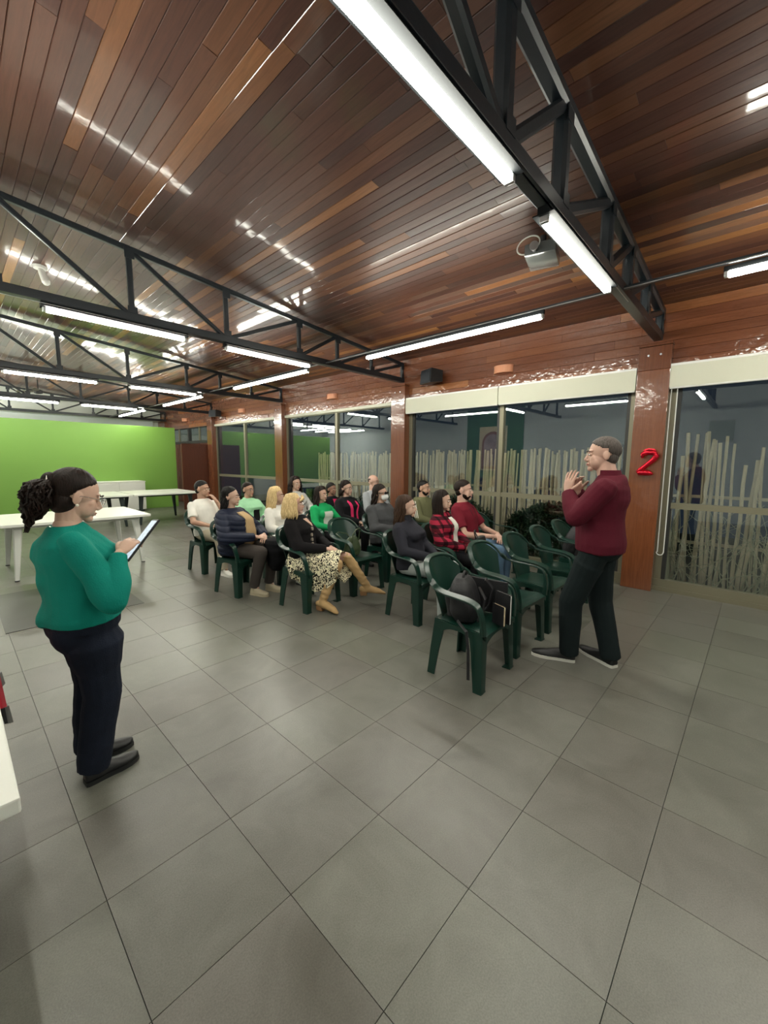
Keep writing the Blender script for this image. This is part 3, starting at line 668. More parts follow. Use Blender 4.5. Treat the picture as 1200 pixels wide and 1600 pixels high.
# ================================================================ CHAIRS
def catmull(pts, n):
    pts = [np.asarray(p, float) for p in pts]; P = [2*pts[0]-pts[1]]+pts+[2*pts[-1]-pts[-2]]; out = []
    for i in range(1, len(P)-2):
        for k in range(n):
            t = k/n; out.append(.5*((2*P[i])+(-P[i-1]+P[i+1])*t+(2*P[i-1]-5*P[i]+4*P[i+1]-P[i+2])*t*t+(-P[i-1]+3*P[i]-3*P[i+1]+P[i+2])*t**3))
    out.append(pts[-1]); return out
def make_chair(label):
    t = thing('armchair', label, 'chair', (0,0,0), 0, 'green plastic armchairs set out in rows')
    # seat: dished slab with rolled edges and arched aprons
    g = G(); nx, ny = 14, 14; top = []; bot = []
    for j in range(ny+1):
        v = j/ny; y = -.205+.43*v; hw = .190+.045*v
        for i in range(nx+1):
            u = -1+2*i/nx; e = max(0, (abs(u)-.80)/.20)
            z = .425-.016*(1-u*u)*math.sin(PI*min(1,v*1.1))+.010*(v-.5)-.022*max(0,(v-.82)/.18)**2-.008*e*e
            top.append((u*hw*(1-.04*max(0,(v-.85)/.15)), y, z)); bot.append((u*hw*.985*(1-.04*max(0,(v-.85)/.15)), y, z-.010-.026*e))
    o_ = len(top); fs = []
    for j in range(ny):
        for i in range(nx):
            a = j*(nx+1)+i; fs.append((a,a+1,a+nx+2,a+nx+1)); fs.append((o_+a,o_+a+nx+1,o_+a+nx+2,o_+a+1))
    ring = [i for i in range(nx+1)]+[j*(nx+1)+nx for j in range(1,ny+1)]+[ny*(nx+1)+i for i in range(nx-1,-1,-1)]+[j*(nx+1) for j in range(ny-1,0,-1)]
    for a, b_ in zip(ring, ring[1:]+ring[:1]): fs.append((a, o_+a, o_+b_, b_))
    g.raw(top+bot, fs)
    def arch(p0, p1, zt, th, drop=.085):
        p0 = V3(*p0, 0); p1 = V3(*p1, 0); d_ = unit(p1-p0); n_ = V3(-d_[1], d_[0], 0); secs = []
        for k in range(13):
            s_ = k/12; p = p0+(p1-p0)*s_; zb_ = zt-.035-drop*(abs(2*s_-1))**2.6
            secs.append([p-n_*th/2+V3(0,0,zb_), p+n_*th/2+V3(0,0,zb_), p+n_*th/2+V3(0,0,zt), p-n_*th/2+V3(0,0,zt)])
        g.loft(secs)
    arch((.222,.20),(-.222,.20), .402, .007); arch((.200,-.19),(-.200,-.19), .402, .007, .07)
    for s_ in (-1,1): arch((s_*.205,-.19),(s_*.232,.19), .412, .008, .10)
    mk('seat', g, M_CHAIR, t, 35)
    # backrest: curved shell plus top rim
    g = G(); nu, nv = 18, 14; fr = []; bk = []
    for j in range(nv+1):
        v = j/nv
        for i in range(nu+1):
            u = -1+2*i/nu; ztop_ = .822-.105*abs(u)**2.6; z = .415+(ztop_-.415)*v
            hw = .148+.055*v**1.1; y = -.196-.150*((z-.415)/.41)**1.15+.058*u*u*(.5+.5*v); x = u*hw
            n_ = unit(V3(-u*.5,1,.33)); p = V3(x,y,z); fr.append(p+n_*.004); bk.append(p-n_*.004)
    o_ = len(fr); fs = []
    for j in range(nv):
        for i in range(nu):
            a = j*(nu+1)+i; fs.append((a,a+nu+1,a+nu+2,a+1)); fs.append((o_+a,o_+a+1,o_+a+nu+2,o_+a+nu+1))
    ring = [i for i in range(nu+1)]+[j*(nu+1)+nu for j in range(1,nv+1)]+[nv*(nu+1)+i for i in range(nu-1,-1,-1)]+[j*(nu+1) for j in range(nv-1,0,-1)]
    for a, b_ in zip(ring, ring[1:]+ring[:1]): fs.append((a, b_, o_+b_, o_+a))
    g.raw(fr+bk, fs)
    top_path = catmull([(-.232,-.215,.690),(-.215,-.262,.745),(-.165,-.312,.800),(-.085,-.342,.824),(0,-.350,.830),(.085,-.342,.824),(.165,-.312,.800),(.215,-.262,.745),(.232,-.215,.690)], 4)
    ups = [unit(V3(p[0]*.9, -.4-.0*p[1], .9)) for p in top_path]
    g.rect_sweep(top_path, .017, .040, [unit(V3(p[0]*3.2, -.75, .25)) for p in top_path])
    mk('backrest', g, M_CHAIR, t, 40)
    for s_ in (-1,1):
        # arm: band from the back rim forward, then turning down into the front leg
        path = catmull([(s_*.228,-.222,.700),(s_*.246,-.165,.662),(s_*.258,-.09,.645),(s_*.266,.02,.640),(s_*.270,.11,.632),(s_*.268,.172,.606),(s_*.258,.198,.540),(s_*.246,.205,.470),(s_*.240,.203,.410)], 4)
        m = len(path); upv = []; ws = []; hs = []
        for k, p in enumerate(path):
            q = k/(m-1); upv.append(unit(V3(s_*.9, -.2, .9) if q < .1 else V3(s_*.25, .0, 1)*(1-max(0,(q-.55))*2.2)+V3(s_*.12, 1, .0)*max(0,(q-.5))*2.6)); ws.append(.044+.010*math.sin(PI*min(1,q*1.3))); hs.append(.016 if q < .6 else .016+.022*(q-.6)/.4)
        mk('arm', G().rect_sweep(path, ws, hs, upv), M_CHAIR, t, 40)
    for s_ in (-1,1):
        path = [(s_*.2275,.186,.418),(s_*.232,.188,.36),(s_*.237,.192,.27),(s_*.241,.197,.13),(s_*.245,.203,.0)]
        def Lsec(p, a, b_, th):
            x, y, z = p; sx = s_
            q = [(x+sx*.012,y+.014),(x+sx*.016,y+.006),(x+sx*.016,y-b_),(x+sx*(.016-th),y-b_),(x+sx*(.016-th),y+.014-th*1.3),(x-sx*a,y+.014-th),(x-sx*a,y+.014),(x,y+.016)]
            return [(u_,v_,z) for u_, v_ in q]
        g = G().loft([Lsec(p, aa, bb, .011) for p, aa, bb in zip(path, (.075,.068,.060,.052,.045), (.085,.078,.066,.056,.048))])
        g.box((min(s_*.196,s_*.262),.155,0),(max(s_*.196,s_*.262),.218,.008))
        mk('leg', g, M_CHAIR, t, 35)
    for s_ in (-1,1):
        path = [(s_*.190,-.186,.418),(s_*.198,-.192,.34),(s_*.210,-.205,.20),(s_*.222,-.222,.0)]
        def Rsec(p, a, b_, th):
            x, y, z = p; sx = s_
            q = [(x+sx*.014,y-.012),(x+sx*.014,y+b_),(x+sx*(.014-th),y+b_),(x+sx*(.014-th),y-.014+th),(x-sx*a,y-.014+th),(x-sx*a,y-.014)]
            return [(u_,v_,z) for u_, v_ in q]
        g = G().loft([Rsec(p, aa, bb, .011) for p, aa, bb in zip(path, (.055,.05,.043,.036), (.085,.072,.058,.046))])
        mk('leg', g, M_CHAIR, t, 35)
    return t
# (x, y, turn in degrees from facing the man, label)
CH = [
 (2.555,1.465,2,'green plastic armchair nearest the camera, loaded with the black laptop backpack'),
 (3.22,1.50,-2,'empty green plastic armchair right behind the backpack chair in the front row'),
 (3.87,1.50,-1,'empty green plastic armchair in the middle of the front row'),
 (4.52,1.50,0,'empty green plastic armchair second from the windows in the front row'),
 (5.16,1.50,0,'green plastic armchair by the window with a black rucksack, partly behind the standing man'),
 (3.17,2.46,0,'green plastic armchair under the woman in the black turtleneck'),
 (3.80,2.46,0,'green plastic armchair under the woman in the red plaid shirt'),
 (4.44,2.58,0,'green plastic armchair under the man in the red T-shirt'),
 (5.12,2.62,0,'empty green plastic armchair by the window beside the man in the red T-shirt'),
 (2.60,3.50,8,'green plastic armchair under the blonde woman in the leopard print skirt'),
 (3.32,3.52,0,'green plastic armchair holding the olive handbag'),
 (4.00,3.62,0,'green plastic armchair under the person in white face mask and sunglasses'),
 (5.02,3.66,0,'green plastic armchair under the man in the olive hooded jacket'),
 (2.33,4.46,12,'green plastic armchair under the woman in the navy puffer jacket'),
 (2.98,4.50,0,'green plastic armchair under the blonde woman in white'),
 (3.62,4.42,0,'green plastic armchair under the girl in the green sleeves'),
 (4.28,4.62,0,'green plastic armchair under the woman with the pink lapels'),
 (5.20,4.92,0,'green plastic armchair under the bald man in grey'),
 (2.50,5.68,8,'green plastic armchair under the man in the white T-shirt'),
 (3.14,5.58,0,'green plastic armchair under the woman in the mint jacket'),
 (4.18,5.85,0,'green plastic armchair under the woman with long dark curly hair'),
 (4.55,5.32,0,'green plastic armchair under the child behind the woman with pink lapels'),
]
c0 = make_chair(CH[0][3])
for k, (x, y, a, lb) in enumerate(CH):
    c = c0 if k == 0 else copy_tree(c0)
    c['label'] = lb; c.location = (x, y, 0.001); c.rotation_euler = (0, 0, PI+math.radians(a))
# ================================================================ PEOPLE
def rotx(a): c, s = math.cos(a), math.sin(a); return np.array([[1,0,0],[0,c,-s],[0,s,c]])
def rotz(a): c, s = math.cos(a), math.sin(a); return np.array([[c,-s,0],[s,c,0],[0,0,1]])
def roty(a): c, s = math.cos(a), math.sin(a); return np.array([[c,0,s],[0,1,0],[-s,0,c]])
def ellsec(c, rx, ry, n=20, R=None, p=2.3):
    out = []
    for k in range(n):
        a = 2*PI*k/n; ca, sa = math.cos(a), math.sin(a)
        q = V3(rx*math.copysign(abs(ca)**(2/p), ca), ry*math.copysign(abs(sa)**(2/p), sa), 0)
        out.append(np.asarray(c, float)+(R@q if R is not None else q))
    return out
def folds(amp, freq=28, seed=0, ax=(0,0,1)):
    rs = np.random.RandomState(seed); K = rs.randn(7, 3)*np.array([.55,.55,1.0])*freq; ph = rs.rand(7)*6.28
    def f(co):
        w = np.zeros(len(co))
        for k in range(7): w += np.sin(co@K[k]+ph[k]+1.3*np.sin(co@K[(k+2) % 7]*.31))
        return amp*np.where(w < 0, w*.35, w)/2.6
    return f
def puff(amp, pitch=.055):
    def f(co): return amp*(np.abs(np.sin(co[:,2]*PI/pitch+1.2*co[:,1]*8))**.6-.6)
    return f
def skin_mat(name, col):
    m = mat(name, col, rough=.5, spec=.4, bump=.05, bscale=90, var=.10, vscale=14)
    m.node_tree.nodes['Principled BSDF'].inputs['Subsurface Weight'].default_value = .12
    m.node_tree.nodes['Principled BSDF'].inputs['Subsurface Radius'].default_value = (.012,.005,.003)
    return m
SK_FAIR = skin_mat('fair skin', (.56,.36,.27)); SK_MID = skin_mat('tan skin', (.44,.26,.18)); SK_PINK = skin_mat('pinkish skin', (.58,.36,.28)); SK_BROWN = skin_mat('brown skin', (.28,.15,.10))
M_EYEW = mat('eye white', (.75,.73,.70), rough=.2); M_IRIS = mat('dark iris', (.02,.012,.008), rough=.1)
M_LIPS = mat('lips', (.42,.14,.12), rough=.4)
def hair_mat(name, c0, c1):
    m = mat(name, c0, rough=.5, spec=.16); nt, nd, lk = nodes_of(m); b = nd['Principled BSDF']
    tc = nd.new('ShaderNodeTexCoord'); mp = nd.new('ShaderNodeMapping'); mp.inputs['Scale'].default_value = (1,1,.12); lk.new(tc.outputs['Object'], mp.inputs['Vector'])
    f = pos_noise(nt, 120, 3, .6, mp.outputs[0], .8)
    lk.new(ramp(nt, f, [(.3,c0),(.7,c1)]), b.inputs['Base Color'])
    bp = nd.new('ShaderNodeBump'); bp.inputs['Strength'].default_value = .5; bp.inputs['Distance'].default_value = .006; lk.new(f, bp.inputs['Height']); lk.new(bp.outputs['Normal'], b.inputs['Normal'])
    return m
H_BLACK = hair_mat('black hair', (.004,.004,.004), (.013,.011,.010)); H_DARK = hair_mat('dark brown hair', (.006,.004,.003), (.019,.010,.007))
H_BROWN = hair_mat('brown hair', (.020,.010,.006), (.065,.034,.020)); H_BLONDE = hair_mat('blonde hair', (.42,.27,.11), (.85,.66,.36)); H_GREY = hair_mat('short grey brown hair', (.04,.032,.028), (.12,.10,.09))

def hand_pieces(wrist, d, nrm, side, curl=.6, s=1.0, spread=.12, grip=None):
    """palm and five separate bent fingers. d: towards the fingers, nrm: back of the hand, side=+1 thumb lies on cross(d,nrm)"""
    g = G(); d = unit(d); nrm = unit(np.asarray(nrm, float)-d*(np.asarray(nrm, float)@d)); lat = np.cross(d, nrm)*side
    w = np.asarray(wrist, float)
    def rot(v, ax, a): return v*math.cos(a)+np.cross(ax, v)*math.sin(a)+ax*(ax@v)*(1-math.cos(a))
    secs = []
    for q, wd, th in ((-.025,.024,.019),(.0,.026,.019),(.03,.037,.017),(.06,.042,.015),(.082,.041,.013),(.094,.036,.009)):
        c = w+d*q*s; secs.append([c+lat*wd*s*math.cos(2*PI*k/12)+nrm*th*s*math.sin(2*PI*k/12) for k in range(12)])
    g.loft(secs)
    ax = np.cross(nrm, d)      # bends fingers towards the palm
    L = [(.030,.040,.026,.020,.0086),(.010,.044,.029,.021,.0088),(-.011,.041,.027,.021,.0085),(-.030,.032,.021,.018,.0076)]
    for k, (lx, a, b_, c_, r) in enumerate(L):
        cv = curl[k] if isinstance(curl, (list, tuple)) else curl
        dd = rot(d, nrm, -spread*(lx/.03)*.5*side*1.0); p = w+d*.086*s+lat*lx*s; pts = [p-dd*.02*s, p]
        for q, seg in enumerate((a, b_, c_)):
            dd = rot(dd, ax, cv*(.55,.75,.55)[q]); p = p+dd*seg*s; pts.append(p)
        g.tube(pts, [r*s*1.12, r*s*1.08, r*s, r*s*.93, r*s*.8], 8, ends=True)
    # thumb from the side of the palm near its base
    td = unit(d*.72+lat*.75-nrm*.25); p = w+d*.022*s+lat*.024*s; pts = [p]
    for q, seg in enumerate((.042,.032,.026)):
        td = unit(td+(-lat*.32-nrm*.18)*(q > 0)); p = p+td*seg*s; pts.append(p)
    g.tube(pts, [.0145*s,.0115*s,.0102*s,.0085*s], 8, ends=True)
    return g

def head_parts(s, jaw=1.0, nose=1.0, female=False):
    """head in its own frame: x right, y forward, z up, centre at eye height"""
    g = G()
    g.ell((0,-.016,.030), (.075,.095,.088), nu=24, nv=16)
    g.ell((0,.018,-.032), (.058*jaw,.070,.076), nu=20, nv=14)
    g.ell((0,.010,-.062), (.052*jaw,.058,.045), nu=18, nv=12)
    g.ell((0,.066,-.094), (.024*jaw,.020,.019))
    g.ell((0,.069,.026), (.046,.017,.012 if not female else .009))
    for sx in (-1,1):
        g.ell((sx*.028,.054,-.030), (.026,.024,.032)); g.ell((sx*.033*jaw,.040,-.050), (.025,.036,.038)); g.ell((sx*.079,-.012,-.006), (.0075,.021,.031), R=rotz(sx*.35)); g.ell((sx*.010,.089,-.039), (.0075,.009,.007))
        g.ell((sx*.031,.076,.002), (.015,.010,.008))
    g.tube([(0,.080,.012),(0,.090,-.012),(0,.1015,-.033),(0,.093,-.042)], [.0075,.009,.0108*nose,.008], 10, ends=True)
    g.ell((0,.080,-.062), (.023,.012,.006)); g.ell((0,.078,-.071), (.019,.012,.0065))
    g.xf(np.eye(3)*s, (0,0,0)); return g

def hair_cap(s, style):
    """closed shell, outside the skull where hair grows and inside it elsewhere"""
    def region(d):
        x, y, z = d
        if style == 'short':      # men's crop
            return 1 if (y < .90-1.5*max(0,.50-z) and z > -.60+.35*max(0,y+.2)) and not (abs(x) > .55 and z < .12 and y > -.1) else 0
        if style == 'bald': return 1 if (y < .05 and z < .38 and z > -.35 and not(abs(x) > .75 and z < .05 and y > -.25)) else 0
        if style == 'beard': return 0
        lim = (.95 if style == 'long' else .84)-1.5*max(0,.45-max(z,0))+.8*min(0,z)
        return 1 if (y < lim and z > -.75) else 0
    rr = np.random.RandomState(4); off = rr.rand(8)*6
    def fn(d):
        r = region(d); th = math.atan2(d[1], d[0])
        groove = .010*math.sin(th*23+off[0])+.008*math.sin(th*41+off[1]+d[2]*4)
        return (1.0+(groove if style not in ('short','bald') else .004*math.sin(th*31+d[2]*20))) if r else .86
    g = G(); th = {'short':(.080,.101,.094),'bald':(.0775,.098,.090)}.get(style, (.084,.103,.100) if style == 'long' else (.081,.100,.097))
    g.ell((0,-.018 if style in ('short','bald') else -.025,.033), th, nu=56, nv=40, fn=fn)
    if style in ('long','back'): g.ell((0,-.048,-.032), (.074,.058,.062), nu=24, nv=16)
    elif style == 'short': g.ell((0,-.050,-.020), (.071,.052,.054), nu=24, nv=16)
    g.xf(np.eye(3)*s, (0,0,0)); return g

def strands(s, n, length, front=.35, wave=.01, wid=.085, seed=1, back=.11, curl=0, thick=.011, top=.07, fall=None, part=0):
    """locks of hair falling from the crown down the sides and back"""
    g = G(); rr = random.Random(seed)
    for k in range(n):
        a = PI*(-front)+ (PI+2*PI*front)*(k+rr.random()*.7)/n       # 0 = right side, PI = left, through the back
        x, y = math.cos(a), -math.sin(a)
        p0 = V3(x*.03, -.01+y*.03, .128); L = length*rr.uniform(.82,1.05); ph = rr.random()*6
        pts = [p0, V3(x*.060,-.012+y*.075,.110), V3(x*.083,-.015+y*.100,.055), V3(x*wid*1.03,-.015+y*back,.0)]
        m = 7
        for q in range(1, m+1):
            t_ = q/m; z = -L*t_; fx = fall[0]*t_ if fall else 0; fy = fall[1]*t_ if fall else 0
            pts.append(V3(x*(wid+.012*math.sin(t_*2.4))+wave*math.sin(t_*9+ph)+fx, -.015+y*(back+.01*t_)-.012*t_+wave*math.cos(t_*8+ph)+fy, z))
        rs = [thick*.5,thick*.9]+[thick]*(len(pts)-4)+[thick*.7,thick*.25]
        g.tube(pts, rs, 6)
    g.xf(np.eye(3)*s, (0,0,0)); return g

def shoe(g, sole, heel, toe, s=1.0, h=.075, w=.045, high=0.0, solet=.022):
    """low shoe from heel to toe points on the ground"""
    heel = np.asarray(heel, float); toe = np.asarray(toe, float); d = unit(toe-heel); n_ = unit(np.cross(V3(0,0,1), d)); up = np.cross(d, n_); L = np.linalg.norm(toe-heel)
    prof = [(0,.60,.75),(.04,.80,1.0),(.15,.86,1.05),(.30,.86,1.02),(.45,.92,.80),(.62,1.05,.62),(.80,1.0,.50),(.93,.72,.40),(1.0,.30,.28)]
    secs, ss = [], []
    for t_, ww, hh in prof:
        c = heel+d*L*t_; a = w*ww; b_ = h*hh
        secs.append([c+n_*a*math.cos(q)+up*(solet+max(-.002, b_*(math.sin(q)) if math.sin(q) > 0 else -.0)) for q in [2*PI*k/14 for k in range(14)]])
        ss.append([c+n_*a*1.06*x_+up*z_ for x_, z_ in ((-1,0),(1,0),(1.0,solet),(-1.0,solet))])
    g.loft(secs); sole.loft(ss)

def person(label, x, y, turn, seat=.42, s=.95, girth=1.0, stand=False, lean=8, skin=SK_FAIR, hair='short', hairm=H_BLACK, hair_kw=None,
           top=None, top_name='sweater', sleeve=1.0, top_inf=.016, top_fold=.004, top_noise=None, legs=None, legs_name='trousers', leg_inf=.015,
           shoem=None, solem=None, arms=None, legpos=None, headrot=(0,0,0), headoff=(0,0,0), hands=None, bust=0.0, belly=0.0, leg_g=1.0, butt=0, head_s=1.0, voxel=.0085, hemz=None,
           beard=None, glasses=None, extras=None, neck=None, feet=None, hem_up=0, bare_leg=False, top_open=None, collar=None, world_joints=None, cat='person', shoulder=None, sleeve_r=1.0):
    t = thing('person', label, cat, (x, y, 0.0), math.radians(turn))
    Rw = rotz(math.radians(turn))
    def loc(p): return Rw.T@(np.asarray(p, float)-V3(x, y, 0))
    la = math.radians(lean); Rl = rotx(la) if not stand else rotx(math.radians(lean))
    z0 = (seat+.0) if not stand else None
    base = V3(0, 0, seat+.10*s) if not stand else V3(0, 0, .90*s)
    def up(yy, zz, xx=0): return base+Rl@V3(xx*s, yy*s, zz*s)
    gx = girth
    # torso rings: (y, z above hip, rx, ry)
    tor = [(.0,-.085,.115*gx,.095*gx),(-.005,-.04,.160*gx,.118*gx),(-.005,.03,.168*gx,.122*gx),(0,.11,.152*gx,.112*gx+belly*.6),(.005,.19,.142*gx,.106*gx+belly),(0,.27,.150*gx,.108*gx+belly*.4+bust*.3),(-.01,.34,.160*gx**.7,.112*gx**.7+bust),(-.02,.41,.165*gx**.5,.100*gx**.5+bust*.3),(-.03,.455,.140,.078),(-.03,.490,.072,.056),(-.02,.52,.056,.054)]
    def torso(g, inf, z_lo=-1, z_hi=9, cut=None):
        secs = []
        for (yy, zz, rx, ry) in tor:
            if zz < z_lo or zz > z_hi: continue
            off = belly*.55 if .05 < zz < .3 else (bust*.5 if .25 < zz < .4 else 0)
            secs.append(ellsec(up(yy+off, zz), rx*s+inf, ry*s+inf, 24, Rl))
        g.loft(secs)
    shw = (shoulder or (.185 if not bust else .170))
    SH = {1: up(-.025,.412,shw*.96), -1: up(-.025,.412,-shw*.96)}
    neckb = up(-.02,.47); headc = up(-.0,.64)+V3(0,.02,0)*s+V3(*headoff)
    A = arms or {}
    arm = {}
    for k in (1,-1):
        if k in A: e, w_ = A[k]
        else: e, w_ = (k*.25*gx**.5,.03,.19),(k*.065,.27,.115)
        rel = not (world_joints)
        if rel: e = base+V3(*e)*s; w_ = base+V3(*w_)*s
        else: e = loc(e); w_ = loc(w_)
        arm[k] = (SH[k], e, w_)
    hips = {k: base+V3(k*.088*s*gx**.5,.01,-.01*s) for k in (1,-1)}
    LP = legpos or {}
    legj = {}
    for k in (1,-1):
        if k in LP: kn, an, toe = LP[k]
        elif not stand: kn, an, toe = (k*.11,.43*s,seat+.09),(k*.11,.43*s,.10),(k*.13,.62*s,.0)
        else: kn, an, toe = (k*.09,.01,.49*s),(k*.09,-.03,.09),(k*.11,.16,0)
        legj[k] = (V3(*kn), V3(*an), V3(*toe))
    # ---- body: one skin
    g = G(); torso(g, 0)
    HR = rotz(math.radians(headrot[0]))@rotx(math.radians(headrot[1]))@roty(math.radians(headrot[2]))
    nr = (.062 if bust == 0 else .054)*(1+.3*(gx-1)); g.cone(neckb-V3(0,0,.03), nr*s, headc+HR@V3(0,-.02,-.06)*s, nr*.93*s)
    for k in (1,-1):
        S_, E_, W_ = arm[k]
        g.cone(S_, .042*s*gx**.3, E_, .038*s*gx**.4); g.cone(E_, .039*s*gx**.3, E_+(W_-E_)*.35, .039*s*gx**.3); g.cone(E_+(W_-E_)*.35, .038*s, W_, .024*s)
        K_, N_, T_ = legj[k]
        g.cone(hips[k], .082*s*gx**.6, K_, .054*s*gx**.3); g.cone(K_, .052*s*gx**.3, K_+(N_-K_)*.35, .052*s*gx**.3); g.cone(K_+(N_-K_)*.35, .052*s, N_, .034*s)
        g.cone(N_, .030*s, N_*.75+T_*.25+V3(0,0,.0), .022*s)
    parts = [remesh(g, voxel, 5)]
    hs = s*head_s
    g = head_parts(hs*1.02, jaw=1.0 if bust == 0 else .92, female=bust > 0); g.xf(HR, headc)
    nk = G(); nk.cone(neckb, nr*s, headc+HR@V3(0,-.022,-.06)*s, nr*.94*s); g.raw(nk.v, nk.f)
    parts.append(remesh(g, .0046 if not stand else .0034, 5))
    HD = hands or {}
    for k in (1,-1):
        S_, E_, W_ = arm[k]
        if k in HD and HD[k].get('d') is not None: hd = HD[k]; d_ = Rw.T@V3(*hd['d']) if world_joints else V3(*hd['d']); n_ = Rw.T@V3(*hd['n']) if world_joints else V3(*hd['n'])
        else: hd = HD.get(k, {}); d_ = unit(W_-E_)*.8+V3(-k*.5,.15,-.25); n_ = V3(k*.15,.2,1)
        hg = hand_pieces(W_, d_, n_, hd.get('side', -k), hd.get('curl', .55), s*hd.get('s', 1.0), hd.get('spread', .1))
        cf = G(); cf.cone(W_-unit(d_)*.03, .024*s, W_, .023*s); hg.raw(cf.v, cf.f)
        parts.append(remesh(hg, .0040 if not stand else .0030, 2))
    link('body', join_meshes(parts, 'body'), skin, t)
    # ---- face details
    def hp(p): return tuple(headc+HR@(V3(*p)*hs*1.02))
    eg, ig, bg_ = G(), G(), G()
    for sx in (-1,1):
        e_ = mk('eye', G().ell(hp((sx*.031,.0865,.001)), (.0125*hs,.0055*hs,.0058*hs), R=HR@rotz(-sx*.25), nu=12, nv=8), M_EYEW, t, 80)
        mk('iris', G().ell(hp((sx*.031,.0910,.001)), (.0052*hs,.0028*hs,.0052*hs), R=HR, nu=10, nv=6), M_IRIS, e_, 80)
        mk('eyebrow', G().tube([hp((sx*.014,.0935,.021)), hp((sx*.030,.0925,.027)), hp((sx*.048,.081,.021))], [.0036*hs,.0042*hs,.0022*hs], 6), hairm if hairm is not H_BLONDE else H_BROWN, t, 80)
    mk('lips', G().ell(hp((0,.0860,-.062)), (.021*hs,.0085*hs,.0042*hs), R=HR, nu=12, nv=8).ell(hp((0,.0840,-.0695)), (.017*hs,.0085*hs,.0052*hs), R=HR, nu=12, nv=8), M_LIPS, t, 80)
    # ---- hair
    if hair:
        hg = hair_cap(hs*1.02, hair); 
        kw = dict(hair_kw or {})
        if kw.pop('strands', False): st = strands(hs*1.02, **kw); hg.raw(st.v, st.f)
        hg.xf(HR, headc); mk('hair', hg, hairm, t, 60)
    if beard:
        bgm = G()
        def bf(d):
            xx, yy, zz = d
            return 1.0 if (zz < .05-.35*max(0,yy) or (yy > .80 and -.52 < zz < -.22)) and yy > -.35 and not (yy > .8 and -.42 < zz+.0 < -.30 and abs(xx) < .25) else .82
        bgm.ell((0,.018,-.046), (.0615,.0735,.072), nu=40, nv=30, fn=bf); bgm.xf(HR*hs*1.02, headc); mk('beard', bgm, beard, t, 60)
    if glasses:
        gg = G(); r_ = .0014 if stand else .002
        for sx in (-1,1):
            gg.tube([hp((sx*.031+.021*math.cos(a), .103, .000+.016*math.sin(a))) for a in np.linspace(0, 2*PI, 17)], r_*hs, 5)
            gg.tube([hp((sx*.051,.102,.004)), hp((sx*.068,.085,.006)), hp((sx*.084,.0,.006)), hp((sx*.083,-.02,-.006))], r_*hs, 5)
        gg.tube([hp((-.010,.104,.004)), hp((.010,.104,.004))], r_*hs, 5)
        mk('glasses', gg, glasses, t, 60)
    # ---- clothes
    if legs:
        g = G()
        top_of = (hemz if hemz is not None else -.03)+.035
        secs = [ellsec(up(yy, zz), rx*s+min(leg_inf,.010), ry*s+min(leg_inf,.010), 24, Rl) for (yy, zz, rx, ry) in tor[:4] if zz < top_of]
        yy, rx, ry = [np.interp(top_of, [r[1] for r in tor], [r[q] for r in tor]) for q in (0,2,3)]; secs.append(ellsec(up(yy, top_of), rx*s+.004, ry*s+.004, 24, Rl)); g.loft(secs)
        if butt:
            for k in (1,-1): g.ell(up(-.055,-.045,k*.075), (.095*s*butt,.090*s*butt,.100*s*butt))
        for k in (1,-1):
            K_, N_, T_ = legj[k]
            hk = hips[k]-V3(0,0,.02*s if stand else 0); g.cone(hk, (.080*s*gx**.6+leg_inf*.4)*leg_g**.5, K_, (.056*s*gx**.3+leg_inf)*leg_g**.7); g.cone(K_, (.055*s*gx**.3+leg_inf)*leg_g**.7, K_*.25+N_*.75, (.045*s*gx**.2+leg_inf)*leg_g)
            if leg_g > 1.05: g.cone(hk*.75+K_*.25, .088*s*gx**.6*leg_g, hk*.4+K_*.6, .070*s*gx**.6*leg_g)
            g.tube([K_*.3+N_*.7, N_*1.0+V3(0,0,-.020*s+hem_up)], [(.046*s+leg_inf)*leg_g, (.042*s+leg_inf)*leg_g], 16)
        link(legs_name, remesh(g, voxel*(1.0 if not stand else 1.0), 3, folds(.0035, 22, int(x*100)), legs_name), legs, t)
    if shoem:
        for k in (1,-1):
            K_, N_, T_ = legj[k]; g = G(); sg = G(); hl = V3(N_[0], N_[1], T_[2])+unit(V3(N_[0]-T_[0], N_[1]-T_[1], 0))*.045*s
            if feet and k in feet: hl, T_ = V3(*feet[k][0]), V3(*feet[k][1])
            shoe(g, sg, hl, T_, h=.070*s, w=.044*s)
            f_ = unit(T_-hl); L_ = np.linalg.norm(T_-hl)
            g.cone(hl+f_*.07*s+V3(0,0,.05), .036*s, N_+V3(0,0,.02), .036*s); g.cone(hl+f_*L_*.30+V3(0,0,.055*s), .036*s, hl+f_*L_*.62+V3(0,0,.040*s), .028*s)
            so = link('shoe', remesh(g, .0055, 2, name='shoe'), shoem, t); mk('sole', sg, solem or M_BLACKP, so, 40)
    if top:
        g = G(); hz = hemz if hemz is not None else -.03
        secs = []
        lo = [r for r in tor if r[1] >= hz and r[1] <= .46]
        y_, rx_, ry_ = [np.interp(hz, [r[1] for r in tor], [r[q] for r in tor]) for q in (0,2,3)]
        secs.append(ellsec(up(y_, hz), rx_*s+top_inf*1.1, ry_*s+top_inf*1.1, 24, Rl))
        for (yy, zz, rx, ry) in lo:
            off = belly*.55 if .05 < zz < .3 else (bust*.5 if .25 < zz < .4 else 0)
            secs.append(ellsec(up(yy+off, zz), rx*s+top_inf, ry*s+top_inf, 24, Rl))
        secs.append(ellsec(up(-.03,.478), .106*s+top_inf*.9, .072*s+top_inf*.8, 24, Rl)); secs.append(ellsec(up(-.027,.500), .074*s+top_inf*.6, .062*s+top_inf*.6, 24, Rl))
        if collar: secs += [ellsec(up(-.022,.50), .062*s+top_inf*.7, .060*s+top_inf*.7, 24, Rl), ellsec(up(-.015,.50+collar), .058*s+top_inf*.6, .058*s+top_inf*.6, 24, Rl)]
        g.loft(secs)
